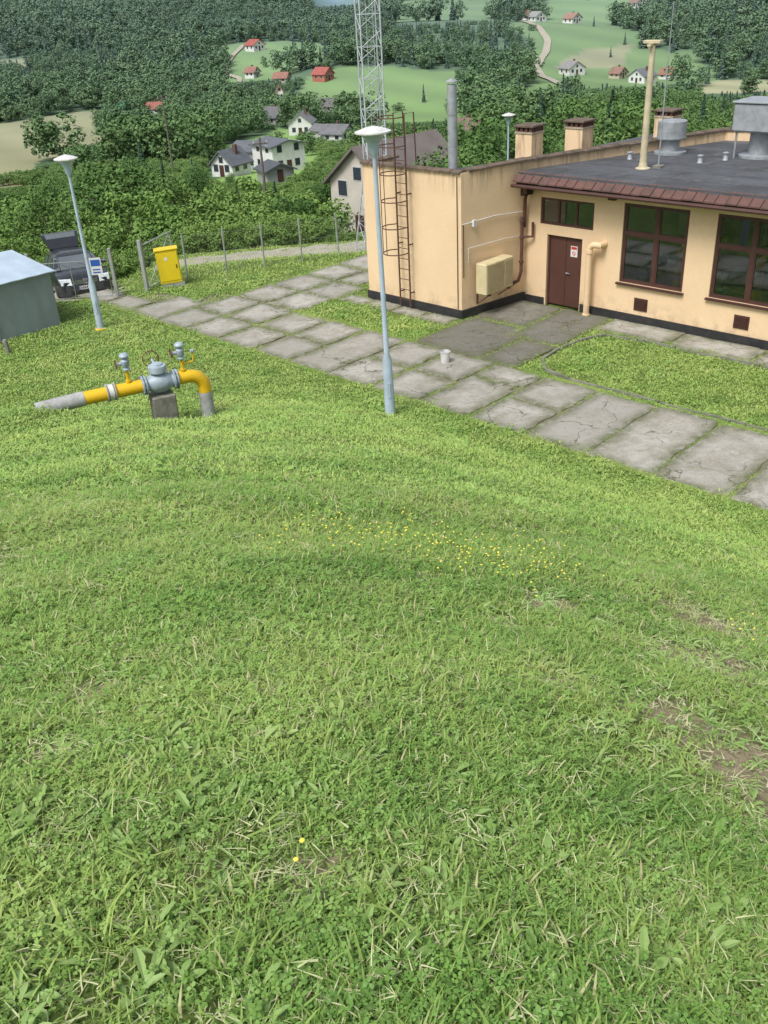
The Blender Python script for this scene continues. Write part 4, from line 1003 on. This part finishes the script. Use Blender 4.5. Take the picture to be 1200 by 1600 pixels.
def scatter(name,pts,rotz,scl,srcs,tilt=None):
    n=len(pts); me=bpy.data.meshes.new(name); me.vertices.add(n); me.vertices.foreach_set('co',np.asarray(pts,np.float32).ravel())
    rt=np.zeros((n,3),np.float32); rt[:,2]=rotz
    if tilt is not None: rt[:,:2]=tilt
    a=me.attributes.new('rot','FLOAT_VECTOR','POINT'); a.data.foreach_set('vector',rt.ravel())
    a=me.attributes.new('scl','FLOAT_VECTOR','POINT'); a.data.foreach_set('vector',np.asarray(scl,np.float32).ravel())
    a=me.attributes.new('idx','INT','POINT'); a.data.foreach_set('value',rng.integers(0,len(srcs),n).astype(np.int32))
    o=bpy.data.objects.new(name,me); COL.objects.link(o); o['kind']='stuff'
    ng=bpy.data.node_groups.new(name+'_nodes','GeometryNodeTree')
    ng.interface.new_socket('Geometry',in_out='INPUT',socket_type='NodeSocketGeometry'); ng.interface.new_socket('Geometry',in_out='OUTPUT',socket_type='NodeSocketGeometry')
    gi=ng.nodes.new('NodeGroupInput');go=ng.nodes.new('NodeGroupOutput'); ip=ng.nodes.new('GeometryNodeInstanceOnPoints'); jn=ng.nodes.new('GeometryNodeJoinGeometry')
    for k,me_ in enumerate(srcs):
        so=bpy.data.objects.new(me_.name+'_source',me_); oi=ng.nodes.new('GeometryNodeObjectInfo'); oi.inputs['Object'].default_value=so; oi.inputs['As Instance'].default_value=True
        ng.links.new(oi.outputs['Geometry'],jn.inputs[0])
    def na(nm,t):
        q=ng.nodes.new('GeometryNodeInputNamedAttribute'); q.data_type=t; q.inputs['Name'].default_value=nm; return [s for s in q.outputs if s.enabled and s.name=='Attribute'][0]
    ng.links.new(gi.outputs[0],ip.inputs['Points']); ng.links.new(jn.outputs[0],ip.inputs['Instance']); ip.inputs['Pick Instance'].default_value=True
    ng.links.new(na('idx','INT'),ip.inputs['Instance Index']); ng.links.new(na('scl','FLOAT_VECTOR'),ip.inputs['Scale'])
    e2=ng.nodes.new('FunctionNodeEulerToRotation'); ng.links.new(na('rot','FLOAT_VECTOR'),e2.inputs[0]); ng.links.new(e2.outputs[0],ip.inputs['Rotation'])
    ng.links.new(ip.outputs[0],go.inputs[0])
    md=o.modifiers.new('scatter','NODES'); md.node_group=ng
    return o
P=[];S=[]
D=205.
while D<3000:
    sp=4.8+.0044*D if D<1400 else 16
    for az in np.arange(-25,27,degrees(sp/D)):
        d=D+random.uniform(-.5,.5)*sp; a=az+random.uniform(-.5,.5)*degrees(sp/D)
        x,y=pol(a,d)
        f=int(field_at(np.array([x+6*sin(y/17)]),np.array([y+7*sin(x/13)]))[0])
        if f and random.random()<.985: continue
        z=Hs(x,y)
        if blocked(x,y,d): continue
        h=random.uniform(6,14)*(1 if d<600 else 1.15)*(.85+.25*sin(x/40)*cos(y/55))
        if f: h*=.5
        h=capheight(a,d,z,h)
        if d<330 : h=min(h,12)
        if h<1.6: continue
        P.append((x,y,z-.3));w=max(h,5)*random.uniform(.9,1.35)*(1 if d<900 else 1.5); S.append((w,w,h))
    D+=sp*.9
P=np.array(P);S=np.array(S); k=rng.random(len(P)); bel=np.sin(P[:,0]/70)+np.cos(P[:,1]/90)
isS=(k<.20+.18*bel)
scatter('forest',P[~isS],rng.random((~isS).sum())*6.28,S[~isS],fd); sp_=S[isS]*np.array([.8,.8,1.1]); scatter('spruce_forest',P[isS],rng.random(isS.sum())*6.28,sp_,fs_)
P=[];S=[]
for _ in range(8500):
    d=sqrt(random.uniform(40.5**2,230**2)) if random.random()<.6 else random.uniform(40.5,70); a=random.uniform(-26,27); x,y=pol(a,d)
    if field_at(np.array([x]),np.array([y]))[0] or blocked(x,y,d): continue
    z=Hs(x,y); h=random.uniform(.5,1.3)*(1+d/150); h=min(h,max(.35,capheight(a,d,z,h)))
    P.append((x,y,z-.1)); w=max(h,.8)*1.2; S.append((w,w,h))
scatter('undergrowth',np.array(P),rng.random(len(P))*6.28,np.array(S),shr)

# ------------------------------------------------------------------ grass sources
def blades(n,R,hmin,hmax,w,seed,mat,lean=.6,dryp=.08,flat=0):
    r=np.random.default_rng(seed); vs=[];fs=[];dr=[]
    for i in range(n):
        a=r.random()*2*pi; rad=R*sqrt(r.random()); x,y=rad*cos(a),rad*sin(a); b=r.random()*2*pi; h=hmin+(hmax-hmin)*r.random(); ln=lean*h*(.3+r.random())*1.0
        dx,dy=cos(b),sin(b); px,py=-dy,dx; ww=w*(.6+.8*r.random())/2; o=len(vs); z0=-.01+flat*r.random()*.03
        for u,wd in ((0,1),(.45,.95),(.8,.55)):
            cx=x+dx*ln*u*u;cy=y+dy*ln*u*u;cz=z0+h*(u-.35*u*u*lean)*(1-.85*flat)
            vs+=[(cx-px*ww*wd,cy-py*ww*wd,cz),(cx+px*ww*wd,cy+py*ww*wd,cz)]
        vs.append((x+dx*ln,y+dy*ln,z0+h*(1-.4*lean)*(1-.85*flat)))
        fs+=[(o,o+1,o+3,o+2),(o+2,o+3,o+5,o+4),(o+4,o+5,o+6)]; d=1. if r.random()<dryp else r.random()*.15; dr+=[d]*7
    me=bpy.data.meshes.new('grass_tuft'); me.from_pydata(vs,[],fs); me.materials.append(MT[mat])
    at=me.attributes.new('dry','FLOAT','POINT'); at.data.foreach_set('value',dr); me.update(); return me
def leaves(n,R,size,hmax,seed,mat,tri=True):
    r=np.random.default_rng(seed); vs=[];fs=[]
    for i in range(n):
        a=r.random()*2*pi; rad=R*sqrt(r.random()); x,y=rad*cos(a),rad*sin(a); z=hmax*(.2+.8*r.random()); b0=r.random()*6.28; sz=size*(.5+.9*r.random()); tx,ty=r.normal(size=2)*.4
        for k in range(3 if tri else 1):
            b=b0+k*2.094; dx,dy=cos(b),sin(b);px,py=-dy,dx;o=len(vs)
            for f,wd in ((0,0),(.55,.38),(.95,.26),(1.02,0),(.95,-.26),(.55,-.38)):
                X_=dx*f*sz+px*wd*sz;Y_=dy*f*sz+py*wd*sz; vs.append((x+X_,y+Y_,z+X_*tx+Y_*ty+.12*sz*abs(wd)))
            fs.append(tuple(range(o,o+6)))
    me=bpy.data.meshes.new('clover_patch'); me.from_pydata(vs,[],fs); me.materials.append(MT[mat]); me.update(); return me
def rosette(n,L0,w,seed,mat):
    r=np.random.default_rng(seed); vs=[];fs=[]
    for i in range(n):
        b=i*2.4+r.random()*.6; l=L0*(.6+.6*r.random()); dx,dy=cos(b),sin(b);px,py=-dy,dx;o=len(vs); up=.25+.5*r.random()
        prof=[(0,.12),(.15,.2),(.25,.5),(.35,.42),(.45,.8),(.55,.7),(.65,1),(.78,.85),(.9,.6),(1,.1)]
        for f,wd in prof:
            ww=w*wd*.5*(.85+.3*r.random()); z=l*(up*f-up*.9*f*f)+.01
            vs+=[(dx*f*l-px*ww,dy*f*l-py*ww,z+ww*.5),(dx*f*l,dy*f*l,z),(dx*f*l+px*ww,dy*f*l+py*ww,z+ww*.5)]
        for k in range(len(prof)-1):
            q=o+3*k; fs+=[(q,q+1,q+4,q+3),(q+1,q+2,q+5,q+4)]
    me=bpy.data.meshes.new('broadleaf_weed'); me.from_pydata(vs,[],fs); me.materials.append(MT[mat]); me.update(); return me
tuA=[blades(32,.085,.015,.058,.0048,i,'grassA',.9,.10) for i in range(4)]
tuL=[blades(10,.07,.05,.11,.006,10+i,'grassA',1.1) for i in range(3)]
tuF=[blades(34,.20,.025,.075,.012,20+i,'grassF',.8,.08) for i in range(3)]
clv=[leaves(18,.09,.0095,.038,30+i,'clov') for i in range(3)]
clvF=[leaves(30,.2,.020,.045,33+i,'clovF') for i in range(2)]
ros=[rosette(8,.085,.021,40+i,'broad') for i in range(3)]+[rosette(5,.11,.027,44,'broad')]
drys=[blades(11,.09,.025,.075,.0035,50+i,'dry',1.5,1,.95) for i in range(3)]
def flower(seed):
    r=np.random.default_rng(seed); k=MB()
    for i in range(2):
        x,y=r.normal(size=2)*.07; h=.04+.07*r.random(); k.tube([(x,y,0),(x+.01,y,h)],.0012,'clov',3,cap=False)
        k.lathe((x+.01,y,h),[(.002,-.003),(.009,0),(.008,.003),(.002,.005)],'petal',7)
    return k.mesh('yellow_flower')
flw=[flower(i) for i in range(3)]
def bare(x,y):
    r=np.zeros(len(x))
    for cx,cy,rr in SANDS: r=np.maximum(r,np.clip(1.6-np.hypot(x-cx,y-cy)/rr*(1+.25*np.sin(5*np.arctan2(y-cy,x-cx)+cx*9)),0,.97))
    n=np.sin(x*1.7+3)*np.sin(y*1.3+x*.6)+.6*np.sin(x*4.1+y*3.3)*np.sin(y*5.1-x*2)
    r=np.maximum(r,np.clip((n-.5)*1.2,0,.8)*(x>-1.2)); return r
ALLP=SL+AP
def paved(x,y,pad=0.03):
    s,t=xy2st(x,y); r=np.zeros(len(x),bool)
    for s0,s1,t0,t1 in ALLP: r|=(s>s0-pad)&(s<s1+pad)&(t>t0-pad)&(t<t1+pad)
    r|=(s>-20.1)&(s<-16.2)&(t>19.98); r|=(s>-16.4)&(t>22.4)
    xc=-9.6-(y-30.1)*.36; r|=(y>30.1)&(y<36)&(np.abs(x-xc)<1.3+.15*np.sin(y*5)); return r
def sample(n,d0,d1,az0=-25,az1=27):
    a=np.radians(rng.uniform(az0,az1,n)); d=np.sqrt(rng.uniform(d0*d0,d1*d1,n)); return d*np.sin(a),d*np.cos(a)
def build(name,specs,srcs,tilt=.12,barefac=1.0):
    Xs=[];Ys=[];Ss=[];Zs=[]
    for n,d0,d1,sc,zsc in specs:
        x,y=sample(n,d0,d1,*((-50,50) if d1<4 else (-33,33) if d1<9 else (-25,28)))
        kp=(rng.random(len(x))>bare(x,y)*barefac)&(~paved(x,y)); x=x[kp];y=y[kp]
        Xs.append(x);Ys.append(y);s=sc*rng.uniform(.7,1.35,len(x)); Ss.append(s); Zs.append(s/sc*zsc)
    x=np.concatenate(Xs);y=np.concatenate(Ys);s=np.concatenate(Ss);zs=np.concatenate(Zs)
    scatter(name,np.stack([x,y,H(x,y)],1),rng.random(len(x))*6.28,np.stack([s,s,zs],1),srcs,rng.normal(size=(len(x),2))*tilt)
build('grass',[(5800,.5,3.0,1,1),(10000,3.0,6,1.15,1),(11500,6,12,1.5,1.05)],tuA)
build('tall_grass',[(700,.5,3.0,1,1),(1100,3,6,1,.9),(900,6,12,1.2,.9)],tuL,.2)
x=rng.normal(.3,.8,700);y=rng.normal(6.6,.5,700); s=rng.uniform(.8,1.3,700)
scatter('meadow_tufts',np.stack([x,y,H(x,y)],1),rng.random(700)*6.28,np.stack([s,s,s*1.3],1),tuL,rng.normal(size=(700,2))*.15)
build('lawn_grass',[(8000,9,16,1.0,.9),(15000,14,26,1.15,.9),(9000,24,39,1.5,1.2)],tuF)
build('clover',[(3600,.5,3.0,1,1),(4600,3.0,6,1.2,1),(3200,6,12,1.7,1)],clv,.15)
build('lawn_clover',[(3500,9,20,1.0,1),(4000,18,32,1.2,1)],clvF,.15)
build('broadleaf_weeds',[(1000,.5,3.0,.8,.8),(1700,3,6,.75,.7),(1300,6,14,.9,.7)],ros,.25,.7)
build('dry_clippings',[(1700,.5,3.0,1,1),(2700,3,7,1.1,1),(2600,7,13,1.4,1)],drys,.15,.3)
js=[];jt=[]
def patchy(s,t): return (sin(s*2.3+t*1.1)+sin(t*3.1-s*1.7)+sin(s*.9+2)*.8)>-.5+random.uniform(-.7,.9)
for s0,s1,t0,t1 in ALLP:
    C_=[]
    for _ in range(int(34*(t1-t0))): C_.append((s0-.015+random.gauss(0,.04),random.uniform(t0,t1)))
    for _ in range(int(34*(s1-s0))): C_.append((random.uniform(s0,s1),(t0 if random.random()<.5 else t1)+random.gauss(0,.08)))
    for a,b in C_:
        if patchy(a,b): js.append(a);jt.append(b)
    for _ in range(3):
        cs_,ct_=random.uniform(s0,s1),random.uniform(t0,t1)
        for _ in range(random.randint(1,7)): js.append(cs_+random.gauss(0,.07)); jt.append(ct_+random.gauss(0,.10))
for _ in range(3600):
    s=random.uniform(-28,-3); e=14.62+abs(random.gauss(0,.14))*(1+.9*sin(s*1.9)); js.append(s);jt.append(e)
    if random.random()<.6: s=random.uniform(-12.5,-3); js.append(s); jt.append(17.75-abs(random.gauss(0,.09)))
    if random.random()<.4: s=random.uniform(-20.7,-16.4); js.append(s); jt.append(17.75-abs(random.gauss(0,.16)))
    if random.random()<.3: t=random.uniform(17.7,24.5); js.append(-20.85-abs(random.gauss(0,.18))); jt.append(t); js.append(-23.9+abs(random.gauss(0,.12))); jt.append(t)
    if random.random()<.3: s=random.uniform(-12.5,-3); js.append(s); jt.append(21.3+abs(random.gauss(0,.12)))
js=np.array(js);jt=np.array(jt); x=(js+jt)*Q;y=(jt-js)*Q; ok=(jt<22.3)&~((js<-16.4)&(jt>20)&(js>-20)); x=x[ok];y=y[ok]
s=rng.uniform(.2,.65,len(x)); scatter('joint_weeds',np.stack([x,y,np.full(len(x),.03)],1),rng.random(len(x))*6.28,np.stack([s,s,s*1.0],1),tuF)
x=np.concatenate([rng.normal(-.1,.35,50),rng.normal(.75,.45,75),rng.uniform(-1.0,1.8,40),rng.uniform(-5,5,16),rng.normal(3,.4,8),[-.32,1.0]])
y=np.concatenate([rng.normal(6.8,.35,50),rng.normal(6.3,.35,75),rng.uniform(5.6,7.8,40),rng.uniform(6,15,16),rng.normal(5.6,.2,8),[1.9,1.75]])
scatter('yellow_flowers',np.stack([x,y,H(x,y)+.015],1),rng.random(len(x))*6.28,np.ones((len(x),3)),flw)

# ------------------------------------------------------------------ light, sky, camera
wd=bpy.data.worlds.new('World'); SC.world=wd; wd.use_nodes=True; nt=wd.node_tree; nt.nodes.clear()
sk=nt.nodes.new('ShaderNodeTexSky'); sk.sky_type='NISHITA'; sk.sun_disc=False; sun_el=radians(55); sd=Vector((-.45,-.55,0)).normalized()
sk.sun_elevation=sun_el; sk.sun_rotation=atan2(sd.x,sd.y); sk.dust_density=3; sk.air_density=1.2
hs=nt.nodes.new('ShaderNodeHueSaturation'); hs.inputs['Saturation'].default_value=.5; nt.links.new(sk.outputs[0],hs.inputs['Color'])
bg=nt.nodes.new('ShaderNodeBackground'); bg.inputs[1].default_value=.15; nt.links.new(hs.outputs[0],bg.inputs[0]); ow=nt.nodes.new('ShaderNodeOutputWorld'); nt.links.new(bg.outputs[0],ow.inputs[0])
ld=bpy.data.lights.new('sun','SUN'); ld.energy=3.1; ld.angle=radians(22); ld.color=(1,.985,.96); lo_=bpy.data.objects.new('sun',ld); COL.objects.link(lo_)
dirv=Vector((sd.x*cos(sun_el),sd.y*cos(sun_el),sin(sun_el))); lo_.rotation_euler=(-dirv).to_track_quat('-Z','Y').to_euler(); lo_.location=(0,0,50)
p=radians(29.5);r=radians(3.3)
U0=Vector((0,sin(p),cos(p)));R0=Vector((1,0,0));F=Vector((0,cos(p),-sin(p)))
Rv=cos(r)*R0-sin(r)*U0;Uv=cos(r)*U0+sin(r)*R0
cd=bpy.data.cameras.new('camera'); cam=bpy.data.objects.new('camera',cd); COL.objects.link(cam)
mw=Matrix.Identity(4)
for i in range(3): mw[i][0]=Rv[i];mw[i][1]=Uv[i];mw[i][2]=-F[i]
mw[0][3],mw[1][3],mw[2][3]=0,0,8.4
cam.matrix_world=mw; cd.sensor_fit='VERTICAL'; cd.sensor_height=36; cd.lens=36*1450/1600; cd.clip_end=12000; cd.clip_start=.05
SC.camera=cam
SC.view_settings.view_transform='Standard'; SC.view_settings.look='None'; SC.view_settings.exposure=0
